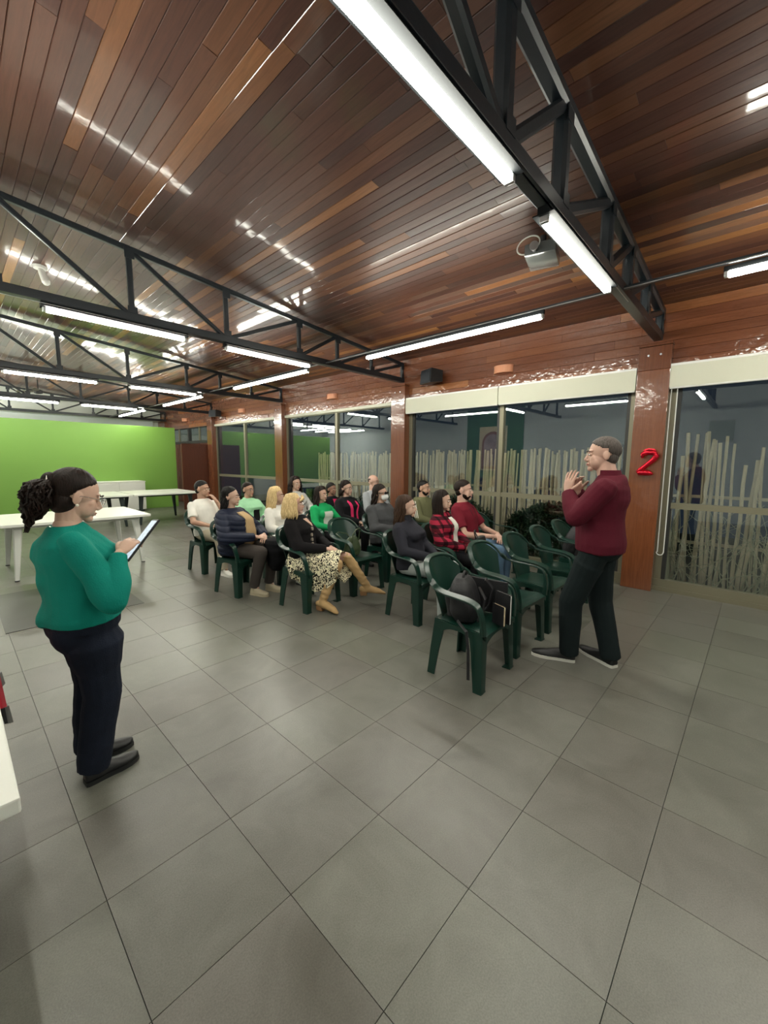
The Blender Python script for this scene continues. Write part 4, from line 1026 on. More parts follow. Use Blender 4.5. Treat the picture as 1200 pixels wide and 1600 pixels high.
        if bust:
            for k in (1,-1): g.ell(up(.075+bust*.6,.315,k*.07), (.070*s+bust*.3,.060*s+bust*.3,.068*s))
        for k in (1,-1):
            S_, E_, W_ = arm[k]; q = gx**.4*sleeve_r
            if sleeve >= 1:
                g.cone(S_, .049*s*q+top_inf*.8, E_, .044*s*q+top_inf*.9); g.cone(E_, .045*s*q+top_inf*.8, E_+(W_-E_)*.4, .042*s*q+top_inf*.7)
                g.tube([E_+(W_-E_)*.38, W_-(W_-E_)*.02], [.042*s*q+top_inf*.7, .029*s+top_inf*.5], 16)
            else:
                g.cone(S_, .047*s*q+top_inf*.7, S_+(E_-S_)*.45, .047*s*q+top_inf*.7); g.tube([S_+(E_-S_)*.4, S_+(E_-S_)*.75], [.047*s*q+top_inf*.7, .050*s*q+top_inf*.7], 16)
        link(top_name, remesh(g, voxel, 4, top_noise or folds(top_fold, 26, int(x*77)), top_name), top, t)
    def front(z, xx):
        y_, rx, ry = [np.interp(z, [r[1] for r in tor], [r[q] for r in tor]) for q in (0,2,3)]
        off = belly*.55 if .05 < z < .3 else (bust*.5 if .25 < z < .4 else 0)
        A_, B_ = rx+top_inf/s, ry+top_inf/s; y = y_+off*.7+B_*max(0, 1-abs(xx/A_)**2.3)**(1/2.3)
        if bust:
            r = .064+bust*.3; q = r*r-(z-.315)**2-(abs(xx)-.06)**2
            if abs(xx) < .06: q = r*r-(z-.315)**2
            if q > 0: y = max(y, .075+bust*.6+math.sqrt(q))
        return y
    info = dict(front=front, t=t, up=up, headc=headc, HR=HR, arm=arm, legj=legj, hp=hp, s=s, base=base, Rl=Rl, Rw=Rw, loc=loc, hs=hs)
    if extras: extras(info)
    return info
def patch(info, name, m, za, zb, wtop, wbot, n=9, xoff=0, thick=.012, out=.008, **_):
    """a strip of cloth lying on the chest (open jacket front, bib, lapel)"""
    g = G(); s = info['s']; secs = []
    for i in range(n):
        q = i/(n-1); z = za+(zb-za)*q; hw = wtop+(wbot-wtop)*q; row = []
        for j in range(9):
            xx = xoff+hw*(-1+2*j/8)
            row.append(info['up'](info['front'](z, xx)+out, z, xx))
        back = [p-info['Rl']@V3(0,thick,0) for p in reversed(row)]
        secs.append(row+back)
    return mk(name, g.loft(secs), m, info['t'], 50)
# ---------------------------------------------------------------- cloth materials
def cloth(name, col, rough=.85, var=.12, bump=.25, sheen=.0): return mat(name, col, rough=rough, spec=.2, sheen=sheen, bump=bump, bscale=160, var=var, vscale=12)
M_TEAL = cloth('teal knit', (.003,.215,.165)); M_JEANS = cloth('very dark blue denim', (.010,.014,.026), var=.5); M_BLKLEATHER = mat('black leather', (.010,.010,.011), rough=.45, bump=.1)
M_MAROON = cloth('maroon knit', (.088,.007,.017)); M_BLKTR = cloth('black green trousers', (.008,.014,.015)); M_SOLEW = mat('white rubber sole', (.70,.68,.62), rough=.6)
M_WTEE = cloth('white cotton', (.72,.70,.64)); M_KHAKI = cloth('khaki cotton', (.40,.35,.26)); M_NAVY = mat('navy quilted nylon', (.008,.012,.030), rough=.6, spec=.25, bump=.1, bscale=30)
M_CAMEL = cloth('camel knit', (.46,.32,.17)); M_TAUPE = cloth('dark taupe cotton', (.060,.050,.045)); M_BEIGEB = mat('beige boot leather', (.42,.36,.25), rough=.6)
M_MINT = cloth('mint fleece', (.32,.60,.36)); M_DKNAVY = cloth('dark navy cotton', (.02,.03,.06)); M_BLACKC = cloth('black cloth', (.007,.007,.009)); M_BLKVEL = cloth('black velvet', (.006,.005,.006), sheen=.0)
M_TAN = mat('tan suede boot', (.45,.29,.13), rough=.75, bump=.4, bscale=25, var=.2, vscale=10); M_TIGHTS = skin_mat('skin tone tights', (.36,.23,.15))
M_GREY = cloth('charcoal wool', (.060,.062,.066), var=.3); M_FUR = mat('dark fur collar', (.02,.02,.022), rough=.9, bump=1.0, bscale=90); M_LGREY = cloth('light grey cotton', (.34,.36,.38))
M_PINK = cloth('bright pink cloth', (.65,.035,.13)); M_GREENT = cloth('bright green cotton', (.010,.32,.10)); M_PALE = cloth('pale grey print', (.55,.58,.52)); M_CHAR = cloth('dark charcoal knit', (.022,.022,.030))
M_OLIVE = cloth('olive hooded jacket', (.11,.112,.055)); M_RED = cloth('red cotton', (.15,.009,.020)); M_GREYTR = cloth('pale grey jeans', (.38,.41,.40)); M_BLUEJ = cloth('blue denim', (.10,.17,.26))
M_GOLD = mat('gold coloured metal', (.8,.6,.3), rough=.25, metal=1); M_SILV = mat('silver print cloth', (.55,.55,.52), rough=.4, var=.5, vscale=22)
def leopard():
    m = cloth('leopard print cloth', (.72,.66,.42)); nt, nd, lk = nodes_of(m); b = nd['Principled BSDF']; tc = nd.new('ShaderNodeTexCoord')
    n = pos_noise(nt, 30, 2, .5, tc.outputs['Object'], 2.2)
    lk.new(ramp(nt, n, [(.485,(.012,.010,.008)),(.515,(.86,.80,.56))]), b.inputs['Base Color']); return m
def plaid():
    m = cloth('red and black plaid', (.4,.02,.05)); nt, nd, lk = nodes_of(m); b = nd['Principled BSDF']; tc = nd.new('ShaderNodeTexCoord')
    def band(axis, freq, w_):
        sp = nd.new('ShaderNodeSeparateXYZ'); lk.new(tc.outputs['Object'], sp.inputs[0])
        mu = nd.new('ShaderNodeMath'); mu.operation = 'MULTIPLY'; mu.inputs[1].default_value = freq; lk.new(sp.outputs[axis], mu.inputs[0])
        fr = nd.new('ShaderNodeMath'); fr.operation = 'FRACT'; lk.new(mu.outputs[0], fr.inputs[0])
        lt = nd.new('ShaderNodeMath'); lt.operation = 'LESS_THAN'; lt.inputs[1].default_value = w_; lk.new(fr.outputs[0], lt.inputs[0]); return lt.outputs[0]
    c = mixc(nt, band('Z', 12, .45), (.34,.018,.045), (.06,.005,.012)); bx = band('X', 13, .42); dk = mixc(nt, bx, (1,1,1), (.22,.2,.2)); c = mixc(nt, 1.0, c, dk, 'MULTIPLY'); lk.new(c, b.inputs['Base Color']); return m
M_LEOP, M_PLAID = leopard(), plaid()
M_GLF = mat('silver spectacle frame', (.5,.5,.5), rough=.2, metal=1); M_GLB = mat('dark spectacle frame', (.02,.015,.015), rough=.3)

# ---------------------------------------------------------------- standing woman with tablet
def w_extra(I):
    t, hp, s, hs, HR = I['t'], I['hp'], I['s'], I['hs'], I['HR']
    rr = random.Random(2); g = G()
    g.ell(hp((0,-.110,.040)), (.040,.036,.045), nu=20, nv=14)
    g.ell(hp((0,-.140,-.045)), (.058,.050,.085), nu=24, nv=16)
    for k in range(210):
        a = rr.random()*2*PI; r0 = rr.uniform(.0,.03); rad = rr.uniform(.030,.066); L = rr.uniform(.10,.25); ph = rr.random()*6; pts = []
        for q in range(13):
            t_ = q/12; c = V3(math.cos(a)*(r0+rad*math.sin(PI*min(1,t_*1.15))), -.118-.022*math.sin(PI*.5*min(1,t_*2.2))+math.sin(a)*rad*math.sin(PI*min(1,t_*1.1))*.9, .050-L*t_**1.1)
            cr = .009*min(1,t_*2); c += V3(cr*math.cos(t_*26+ph), cr*math.sin(t_*26+ph), 0); pts.append(V3(*hp(c*V3(1,1,1))))
        g.tube(pts, [.005]+[.0052]*9+[.0045,.003,.002], 5)
    mk('ponytail', g, H_DARK, t, 60)
    g = G()
    for k in range(3): g.tube([hp((.034*math.cos(a), -.106-.012*k, .050+.034*math.sin(a)-.006*k)) for a in np.linspace(0, 2*PI, 17)], .0035, 6)
    mk('hair_clip', g, mat('pearl hair clip', (.55,.50,.46), rough=.2, metal=.5), t, 60)
    for sx in (-1,1): mk('earring', G().ell(hp((sx*.083,-.006,-.038)), (.007,.007,.007), nu=10, nv=8), mat('pearl', (.75,.68,.58), rough=.2), t, 60)
    mk('necklace', G().tube([tuple(I['up'](-.022+.088*math.cos(a)*.8, .482+.015*-math.cos(a), .075*math.sin(a))) for a in np.linspace(0, 2*PI, 33)], .0022, 5), M_GOLD, t, 60)
    # waistband, belt buckle, pocket seams
I = person('woman standing in teal sweater and dark jeans, reading a tablet, dark curly ponytail and glasses', .395, 2.33, -90, s=.895, girth=1.28, stand=True, lean=2, skin=SK_FAIR, hair='back', hairm=H_DARK,
       top=M_TEAL, top_name='sweater', top_inf=.015, top_fold=.010, legs=M_JEANS, legs_name='jeans', leg_inf=.014, shoem=M_BLKLEATHER, bust=.035, belly=.035, voxel=.006, world_joints=True,
       arms={1:((.455,2.055,.925),(.515,2.140,1.120)), -1:((.50,2.60,.93),(.585,2.40,1.07))}, headrot=(0,-17,0), headoff=(0,.014,.000), head_s=1.09,
       hands={1:dict(d=(.55,.30,.42), n=(-.35,-.55,.75), curl=1.0, side=-1, s=.95), -1:dict(d=(.5,-.70,.25), n=(.1,.2,-1.0), curl=.5, side=-1)},
       legpos={1:((.095,.03,.44),(.085,-.030,.085),(.065,.165,0)), -1:((-.095,.03,.44),(-.085,-.010,.085),(-.070,.18,0))}, glasses=M_GLF, extras=w_extra, hemz=-.0, shoulder=.175, leg_g=1.32, butt=1.25)
M_SCREEN = bpy.data.materials.new('lit tablet screen'); M_SCREEN.use_nodes = True
_nt = M_SCREEN.node_tree; _b = _nt.nodes['Principled BSDF']; _tc = _nt.nodes.new('ShaderNodeTexCoord'); _w = _nt.nodes.new('ShaderNodeTexWave'); _w.bands_direction = 'Y'; _w.inputs['Scale'].default_value = 16; _w.inputs['Distortion'].default_value = 0
_n = pos_noise(_nt, 70, 2, .5, _tc.outputs['Object']); _nt.links.new(_tc.outputs['Object'], _w.inputs['Vector'])
_c = mixc(_nt, ramp(_nt, _w.outputs['Fac'], [(.72,(0,0,0)),(.8,(1,1,1))]), (.62,.72,.80), ramp(_nt, _n, [(.45,(.25,.32,.38)),(.55,(.62,.72,.80))]))
_nt.links.new(_c, _b.inputs['Emission Color']); _b.inputs['Emission Strength'].default_value = .85; _b.inputs['Base Color'].default_value = (.05,.05,.06,1)
tb = thing('tablet', 'black tablet with a lit pale blue text page, held by the woman in teal', 'tablet', (.628, 2.225, 1.160))
_ax = unit(V3(.50,0,.62)); _sd = V3(.22,.97,.0); _sd = unit(_sd-_ax*(_sd@_ax)); _up = np.cross(_ax, _sd); _up = _up if _up[2] > 0 else -_up
def tabbox(a0, a1, b0, b1, c0, c1): 
    g = G().cbox((a0,b0,c0),(a1,b1,c1), .0015); return g.xf(np.array([_sd,_ax,_up]).T, (0,0,0))
mk('case', tabbox(-.075,.075,-.118,.118,-.010,0), M_BLKLEATHER, tb); mk('screen', tabbox(-.068,.068,-.108,.108,0,.0015), M_SCREEN, tb)

# ---------------------------------------------------------------- standing man
def m_extra(I):
    t, s = I['t'], I['s']
    mk('collar', G().loft([ellsec(I['up'](-.027,.478), .085*s, .078*s, 24), ellsec(I['up'](-.024,.505), .071*s, .071*s, 24), ellsec(I['up'](-.018,.535), .066*s, .067*s, 24), ellsec(I['up'](-.018,.536), .058*s, .059*s, 24)]), M_MAROON, t, 50)
I = person('man standing in maroon sweater and black trousers, speaking with both hands raised', 3.27, .835, 4, s=1.045, girth=1.12, stand=True, lean=1, skin=SK_PINK, hair='short', hairm=H_GREY,
       top=M_MAROON, top_name='sweater', top_inf=.024, top_fold=.006, legs=M_BLKTR, legs_name='trousers', leg_inf=.022, shoem=M_BLKLEATHER, solem=M_SOLEW, voxel=.0065, world_joints=True, sleeve_r=1.15, belly=.012,
       arms={-1:((3.02,.935,1.170),(3.13,1.045,1.335)), 1:((3.52,.965,1.17),(3.31,1.030,1.330))}, headrot=(22,0,0), headoff=(-.0,.02,.0), hemz=-.03,
       hands={-1:dict(d=(.02,-.12,1.0), n=(-.9,.2,.1), curl=.35, side=1, spread=.25, s=.9), 1:dict(d=(-.45,-.05,.85), n=(.5,.55,.4), curl=.6, side=-1, spread=.2, s=.9)},
       legpos={-1:((-.085,.155,.50),(-.035,.155,.085),(-.110,.42,0)), 1:((.11,-.01,.50),(.085,-.115,.085),(.235,.135,0))}, extras=m_extra, leg_g=1.08)

# ---------------------------------------------------------------- seated audience
def S(label, cx, cy, turn, **k):
    a = math.radians(turn); bx = k.pop('back', .075); return person(label, cx+math.sin(a)*bx, cy-math.cos(a)*bx, turn, **k)
def tee_x(I): pass
S('man in white T-shirt and khaki trousers, hand at his mouth, ankle crossed over his knee', 2.50, 5.68, 192, s=.98, girth=1.02, skin=SK_MID, hair='short', hairm=H_BLACK, top=M_WTEE, top_name='t_shirt', sleeve=.5, top_inf=.020,
  legs=M_KHAKI, shoem=M_SOLEW, solem=M_SOLEW, headrot=(22,0,0), arms={-1:((-.20,.19,.22),(-.075,.115,.475)), 1:((.26,.06,.19),(.10,.26,.13))}, hands={-1:dict(d=(.25,-.45,.65), n=(-.4,.8,.4), curl=.9, s=.95)},
  legpos={1:((.12,.42,.50),(.14,.52,.10),(.15,.72,0)), -1:((-.20,.40,.58),(.17,.40,.575),(.30,.47,.53))}, feet={-1:((.17,.36,.52),(.26,.50,.60))})
def navy_x(I):
    t = I['t']
    patch(I, 'blouse', M_CAMEL, .44, .02, .055, .115, out=.020, thick=.03, tor_r=.165, off=-.005, bust=.05)
    g = G()
    for k in range(4): g.loft([ellsec(I['up'](-.035-.012*(k>0), .43+.022*q+.0*k), (.105-.012*q)*1.0, (.095-.010*q), 22, I['Rl']) for q in range(3)])
    mk('collar', g, M_NAVY, t, 50)
    mk('necklace', G().tube([tuple(I['up'](.055+.012*math.cos(a), .43-.02*math.cos(a), .06*math.sin(a))) for a in np.linspace(-1.8, 1.8, 15)], .003, 5), M_BLACKP, t, 60)
S('woman in navy puffer jacket over a camel top, dark hair tied back, beige boots', 2.34, 4.46, 205, s=.955, girth=1.30, skin=SK_FAIR, hair='back', hairm=H_BLACK, hair_kw=dict(strands=True, n=30, length=.17, front=.02, wid=.072, back=.09, seed=3),
  top=M_NAVY, top_name='puffer_jacket', top_inf=.036, top_noise=puff(.011), legs=M_TAUPE, legs_name='trousers', shoem=M_BEIGEB, solem=M_BEIGEB, bust=.05, belly=.04, headrot=(16,0,0), hemz=-.07, extras=navy_x,
  arms={1:((.33,.08,.17),(.09,.33,.17)), -1:((-.33,.08,.17),(-.07,.34,.17))}, legpos={1:((.13,.42,.51),(.12,.30,.11),(.13,.50,0)), -1:((-.10,.43,.51),(-.08,.37,.11),(-.07,.56,0))})
def mint_x(I):
    patch(I, 'inner_top', M_BLACKC, .30, .05, .05, .07, out=.014, tor_r=.128, off=.012, bust=.02)
    g = G()
    for sx in (-1,1): g.tube([tuple(I['up'](-.05,.50,sx*.055)), tuple(I['up'](.03,.47,sx*.065)), tuple(I['up'](.105,.38,sx*.055)), tuple(I['up'](.12,.30,sx*.05))], [.022,.026,.022,.01], 8, ends=True)
    mk('collar', g, M_MINT, I['t'], 60)
S('woman in pale mint jacket with short dark hair and glasses', 3.14, 5.58, 188, s=.935, girth=1.12, skin=SK_MID, hair='short', hairm=H_DARK, top=M_MINT, top_name='jacket', top_inf=.024, legs=M_DKNAVY, shoem=M_BLKLEATHER, bust=.03, headrot=(5,0,0), glasses=M_GLB, extras=mint_x)
S('blonde woman in white, mostly hidden behind the leopard skirt woman', 2.98, 4.50, 190, s=.92, skin=SK_FAIR, hair='long', hairm=H_BLONDE, hair_kw=dict(strands=True, n=46, length=.30, front=.12, seed=5, thick=.013), top=M_WTEE, top_name='hoodie', top_inf=.026, legs=M_BLACKC, shoem=M_SOLEW, bust=.03, headrot=(25,0,0), headoff=(.03,0,0))
def leo_x(I):
    t, s = I['t'], I['s']; L = I['legj']; up = I['up']; b_ = I['base']
    def sec(c, a, rx, rz, low=0):
        R = rotx(a); out = []
        for k in range(28):
            q = 2*PI*k/28; p = V3(rx*math.cos(q), 0, rz*math.sin(q)); wv = 1+.05*math.sin(q*5+a*3)*low; out.append(np.asarray(c)+R@(p*V3(wv,1,wv)))
        return out
    c = b_
    g = G().loft([sec(c+V3(0,-.115,.045), -.25, .150, .070), sec(c+V3(0,-.07,-.005), -.15, .185, .098), sec(c+V3(.0,.04,-.005), 0, .200, .098), sec(c+V3(.01,.18,-.005), .0, .205, .105, 1), sec(c+V3(.02,.31,-.012), .05, .205, .118, 1), sec(c+V3(.025,.42,-.035), .12, .205, .140, 1.3), sec(c+V3(.025,.475,-.06), .2, .200, .160, 1.6), sec(c+V3(.025,.485,-.062), .2, .192, .152, 1.6), sec(c+V3(.02,.36,-.03), .1, .185, .115, 1)], cap=True)
    # the near side hangs below the seat edge
    hang = []
    for k in range(13):
        q = k/12; y = -.10+.52*q; x = .205+.015*math.sin(k*1.9); drop = .10+.16*math.sin(PI*min(1,q*.92))
        hang.append([c+V3(x-.045,y,.035), c+V3(x-.005,y,.02), c+V3(x+.012+.012*math.sin(k*2.1),y,-.04), c+V3(x+.012+.018*math.sin(k*2.1),y+.02,-.04-drop*.6), c+V3(x+.010+.02*math.sin(k*2.1),y+.03,-.04-drop), c+V3(x-.0+.02*math.sin(k*2.1),y+.03,-.04-drop), c+V3(x-.01,y,-.03)])
    g.loft(hang)
    mk('skirt', g, M_LEOP, t, 60)
    for k in (1,-1):
        K_, N_, T_ = L[k]; g = G(); d_ = N_-K_
        g.cone(K_+V3(0,.0,-.01), .056, K_+d_*.3, .055); g.cone(K_+d_*.3, .055, N_, .040)
        for q in range(7): g.tube([K_+d_*(.35+.085*q), K_+d_*(.385+.085*q)], [.050-.001*q+.004*(q%2), .047], 14, ends=True)
        f = unit(V3(T_[0]-N_[0], T_[1]-N_[1], T_[2]-(N_[2]-.11)))
        hl = N_-V3(0,0,.075)-f*.045
        g.cone(N_, .042, N_-V3(0,0,.04)+f*.01, .043); g.tube([hl+V3(0,0,.035), hl+f*.09+V3(0,0,.03), hl+f*.18+V3(0,0,.01), T_+V3(0,0,.022)], [.036,.042,.040,.022], 14, flat=[.036,.040,.028,.016], ends=True, up=(0,0,1))
        bt = link('boot', remesh(g, .0055, 3, folds(.0035, 60, k+3), 'boot'), M_TAN, t)
        hg = G().loft([[hl+f*a_*.9+V3(0,0,.012)+np.cross(f,V3(0,0,1))*b2*.030 for a_, b2 in ((-.028,-1),(.055,-1),(.055,1),(-.028,1))],[hl+f*a_*.9+V3(0,0,-.036)+np.cross(f,V3(0,0,1))*b2*.024 for a_, b2 in ((-.018,-1),(.055,-1),(.055,1),(-.018,1))]])
        mk('heel', hg, mat('stacked wood heel', (.30,.16,.07), rough=.6), bt)
    g = G()
    for z in (.33,.26,.205,.15): g.tube([tuple(up(I['front'](z,.028)-.004,z,.028)), tuple(up(I['front'](z,.028)+.012,z,.028))], .019, 14, ends=False)
    mk('button', g, mat('horn button', (.30,.25,.20), rough=.4), t, 60)['kind'] = 'stuff'
    patch(I, 'neckline', SK_FAIR, .455, .36, .045, .008, tor_r=.105, off=-.012)
    mk('hair_fringe', G().tube([I['hp'](p) for p in ((-.03,.085,.085),(.02,.105,.066),(.06,.082,.042))], [.014,.018,.010], 8, ends=True).tube([I['hp'](p) for p in ((-.03,.088,.09),(-.045,.095,.055),(-.066,.07,.03))], [.012,.014,.008], 8, ends=True), H_BLONDE, t, 60)
S('blonde woman in black velvet jacket, leopard print skirt and tan boots, legs stretched out', 2.61, 3.50, 208, s=.92, girth=1.06, skin=SK_PINK, hair='long', hairm=H_BLONDE, hair_kw=dict(strands=True, n=54, length=.155, front=.16, seed=8, thick=.014, wid=.092, back=.118, wave=.004),
  top=M_BLKVEL, top_name='velvet_jacket', top_inf=.026, legs=None, bust=.025, headrot=(14,4,0), headoff=(.055,-.01,-.005), hemz=-.06, extras=leo_x, glasses=M_GLF, arms={1:((.26,.06,.17),(.07,.31,.13)), -1:((-.24,.10,.16),(-.03,.33,.13))},
  hands={1:dict(d=(-.6,.7,-.1), n=(.2,.1,1), curl=.5), -1:dict(d=(.5,.75,-.1), n=(-.2,.1,1), curl=.4)}, legpos={1:((.13,.44,.50),(.20,.30,.12),(.24,.47,0.0)), -1:((-.07,.47,.53),(-.16,.66,.205),(-.20,.85,.10))})
S('woman with long dark curly hair in a silvery top, in the back row', 4.18, 5.85, 182, s=1.0, skin=SK_FAIR, hair='long', hairm=H_DARK, hair_kw=dict(strands=True, n=44, length=.26, front=.12, wave=.014, seed=9, wid=.10), top=M_SILV, top_name='blouse', top_inf=.018, legs=M_BLACKC, shoem=M_BLKLEATHER, bust=.02, headrot=(-2,0,0))
def girl_x(I): patch(I, 'print_panel', M_PALE, .36, .02, .085, .10, tor_r=.118, off=.016, bust=.015); patch(I, 'chest_print', mat('faded green print', (.20,.30,.22), rough=.8), .27, .23, .06, .06, tor_r=.123, off=.022, bust=.015)
S('girl in bright green sleeves and printed pale T-shirt with long brown hair over one shoulder', 3.62, 4.42, 186, s=.90, girth=.88, skin=SK_FAIR, hair='long', hairm=H_DARK, hair_kw=dict(strands=True, n=46, length=.36, front=.10, seed=10, wid=.078, fall=(.03,.04)), top=M_GREENT, top_name='long_sleeve_top', top_inf=.016, legs=M_BLACKC, shoem=M_BLKLEATHER, bust=.008, headrot=(2,0,0), extras=girl_x,
  arms={1:((.25,.06,.18),(.03,.24,.12)), -1:((-.26,.08,.19),(-.12,.30,.14))})
def child_x(I): patch(I, 'pink_shirt', M_PINK, .44, .10, .05, .06, tor_r=.115, off=.004)
S('dark-haired child in black jacket over pink, half hidden by the woman with pink lapels', 4.55, 5.32, 182, s=.88, girth=.92, skin=SK_BROWN, hair='long', hairm=H_BLACK, top=M_BLACKC, top_name='jacket', legs=M_BLACKC, shoem=M_BLKLEATHER, headrot=(5,0,0), extras=child_x)
def pink_x(I):
    g = G()
    for sx in (-1,1): 
        secs = []
        for q in range(9):
            z = .50-.42*q/8; xx = sx*(.065+.012*math.sin(q*.8)); yy = I['front'](min(z,.46),xx)+.004 if z < .44 else -.03+.10*(.5-z)/.06; wd = .030
            secs.append([I['up'](yy+.0,z,xx-wd*.8), I['up'](yy+.012,z,xx), I['up'](yy-.012,z,xx+sx*wd), I['up'](yy-.03,z,xx)] if sx > 0 else [I['up'](yy+.0,z,xx+wd*.8), I['up'](yy-.03,z,xx), I['up'](yy-.012,z,xx+sx*wd), I['up'](yy+.012,z,xx)])
        g.loft(secs)
    mk('pink_lapels', g, M_PINK, I['t'], 60)
S('woman in black coat with bright pink lapels, dark hair and glasses', 4.28, 4.62, 184, s=.965, girth=1.08, skin=SK_FAIR, hair='long', hairm=H_DARK, hair_kw=dict(strands=True, n=30, length=.14, front=.02, wid=.074, back=.10, seed=12), top=M_BLACKC, top_name='coat', top_inf=.026, legs=M_BLACKC, shoem=M_BLKLEATHER, bust=.03, headrot=(5,0,0), glasses=M_GLB, extras=pink_x)
S('bald man in light grey shirt and glasses behind the masked person', 5.20, 4.92, 182, s=1.04, girth=1.1, skin=SK_PINK, hair='bald', hairm=H_GREY, top=M_LGREY, top_name='shirt', top_inf=.022, legs=M_DKNAVY, shoem=M_BLKLEATHER, headrot=(5,0,0), glasses=M_GLB)
def mask_x(I):
    HR, hs, hp, t = I['HR'], I['hs'], I['hp'], I['t']
    def mf(d): return 1.0 if d[1] > .15 else .8
    g = G(); g.ell((0,.026,-.046), (.062,.092,.056), nu=26, nv=20, fn=mf); g.xf(HR*hs*1.02, I['headc']); mk('face_mask', g, mat('white mask', (.75,.76,.74), rough=.8), t, 60)
    g = G(); 
    for sx in (-1,1): g.ell(hp((sx*.034,.098,.008)), (.031,.010,.017), R=HR@rotz(-sx*.25), nu=14, nv=10)
    g.tube([hp((-.07,.08,.013)), hp((-.084,-.01,.006))], .004, 5).tube([hp((.07,.08,.013)), hp((.084,-.01,.006))], .004, 5).tube([hp((-.02,.105,.012)), hp((.02,.105,.012))], .005, 5)
    mk('sunglasses', g, mat('black lenses', (.004,.004,.004), rough=.15), t, 60)
    g = G(); rr = random.Random(3)
    for k in range(150):
        a = rr.uniform(0, 2*PI); p = I['up'](-.03+.095*math.cos(a)*1.0+.01, .46+rr.uniform(-.07,.045)-.09*max(0,math.cos(a)), .115*math.sin(a)); d_ = I['Rl']@unit(V3(math.sin(a), math.cos(a), rr.uniform(-.6,.5)))
        g.tube([p-d_*.015, p+d_*.03+V3(rr.uniform(-.01,.01),rr.uniform(-.01,.01),-.006)], [.013,.004], 5)
    f_ = mk('fur_collar', g, M_FUR, t, 60)
S('person in white face mask and dark sunglasses, charcoal coat with fur collar', 4.00, 3.62, 184, s=.955, girth=1.12, skin=SK_FAIR, hair='long', hairm=H_DARK, hair_kw=dict(strands=True, n=34, length=.20, front=.03, wid=.080, back=.10, seed=14), top=M_GREY, top_name='coat', top_inf=.032, top_fold=.008, legs=M_BLACKC, shoem=M_BLKLEATHER, headrot=(12,0,0), extras=mask_x, hemz=-.06,
  arms={1:((.27,.05,.18),(.05,.25,.15)), -1:((-.27,.05,.18),(-.02,.26,.17))})
def turt_x(I):
    mk('turtleneck', G().loft([ellsec(I['up'](-.025,.47,0), .085, .078, 22, I['Rl']), ellsec(I['up'](-.018,.50,0), .070, .068, 22, I['Rl']), ellsec(I['up'](-.005,.545,0), .064, .064, 22, I['Rl']), ellsec(I['up'](-.005,.548,0), .055, .055, 22, I['Rl'])]), M_CHAR, I['t'], 60)
    mk('earring', G().ell(I['hp']((.083,-.004,-.038)), (.006,.006,.006), nu=8, nv=6), M_SOLEW, I['t'], 60)
S('woman in dark charcoal turtleneck and pale grey jeans, wavy brown hair, at the row end', 3.17, 2.46, 192, s=.925, girth=1.06, skin=SK_FAIR, hair='long', hairm=H_BROWN, hair_kw=dict(strands=True, n=40, length=.24, front=.05, wave=.009, seed=15, wid=.082, back=.108), top=M_CHAR, top_name='sweater', top_inf=.016, legs=M_GREYTR, legs_name='jeans', shoem=M_BLKLEATHER, bust=.04, headrot=(14,2,0), extras=turt_x,
  arms={1:((.25,.03,.19),(.06,.28,.12)), -1:((-.23,.05,.18),(-.02,.30,.12))})
def plaid_x(I): patch(I, 'white_shirt', M_WTEE, .44, .06, .042, .050, tor_r=.120, off=.012, bust=.03)
S('woman in red and black plaid shirt over white, long straight dark hair', 3.80, 2.46, 188, s=.945, girth=1.0, skin=SK_FAIR, hair='long', hairm=H_DARK, hair_kw=dict(strands=True, n=48, length=.34, front=.10, seed=16, wid=.082, wave=.005, fall=(0,.05)), top=M_PLAID, top_name='plaid_shirt', top_inf=.022, legs=M_BLACKC, shoem=M_BLKLEATHER, bust=.025, headrot=(4,0,0), extras=plaid_x)
def olive_x(I):
    g = G()
    for q in (-1,0,1):
        a_ = [I['arm'][1][0]*(1-t_)+I['arm'][1][1]*t_ for t_ in np.linspace(-.05,.95,6)]
        g.tube([p+V3(.068,.02*q*1.4-.005,.03-.03*i/6) for i, p in enumerate(a_)], .005, 5)
    mk('sleeve_stripes', g, M_SOLEW, I['t'], 60)['kind'] = 'stuff'
    mk('hood', G().tube([tuple(I['up'](.07,.43,-.07)), tuple(I['up'](-.0,.475,-.10)), tuple(I['up'](-.12,.475,-.06)), tuple(I['up'](-.14,.47,0)), tuple(I['up'](-.12,.475,.06)), tuple(I['up'](-.0,.475,.10)), tuple(I['up'](.07,.43,.07))], [.02,.03,.038,.042,.038,.03,.02], 10, ends=True), M_OLIVE, I['t'], 60)
S('bearded man in olive hooded jacket with white sleeve stripes, by the window', 5.02, 3.66, 184, s=.985, girth=1.05, skin=SK_MID, hair='short', hairm=H_BLACK, beard=H_BLACK, top=M_OLIVE, top_name='jacket', top_inf=.024, legs=M_BLACKC, shoem=M_BLKLEATHER, headrot=(5,4,0), extras=olive_x)
S('bearded man in dark red T-shirt and jeans, hands together on his lap', 4.44, 2.58, 186, s=1.06, girth=1.02, skin=SK_PINK, hair='short', hairm=H_DARK, beard=H_DARK, top=M_RED, top_name='t_shirt', sleeve=.5, top_inf=.020, legs=M_BLUEJ, legs_name='jeans', shoem=M_BLKLEATHER, headrot=(12,3,0),
  arms={1:((.27,.09,.15),(.05,.34,.13)), -1:((-.27,.09,.15),(-.05,.35,.14))}, extras=lambda I: mk('necklace', G().tube([tuple(I['up'](I['front'](.44-.16*math.sin(q),.055*math.cos(q))+.003,.44-.16*math.sin(q),.055*math.cos(q))) for q in np.linspace(0, PI, 15)], .0022, 5), M_BLACKP, I['t'], 60))

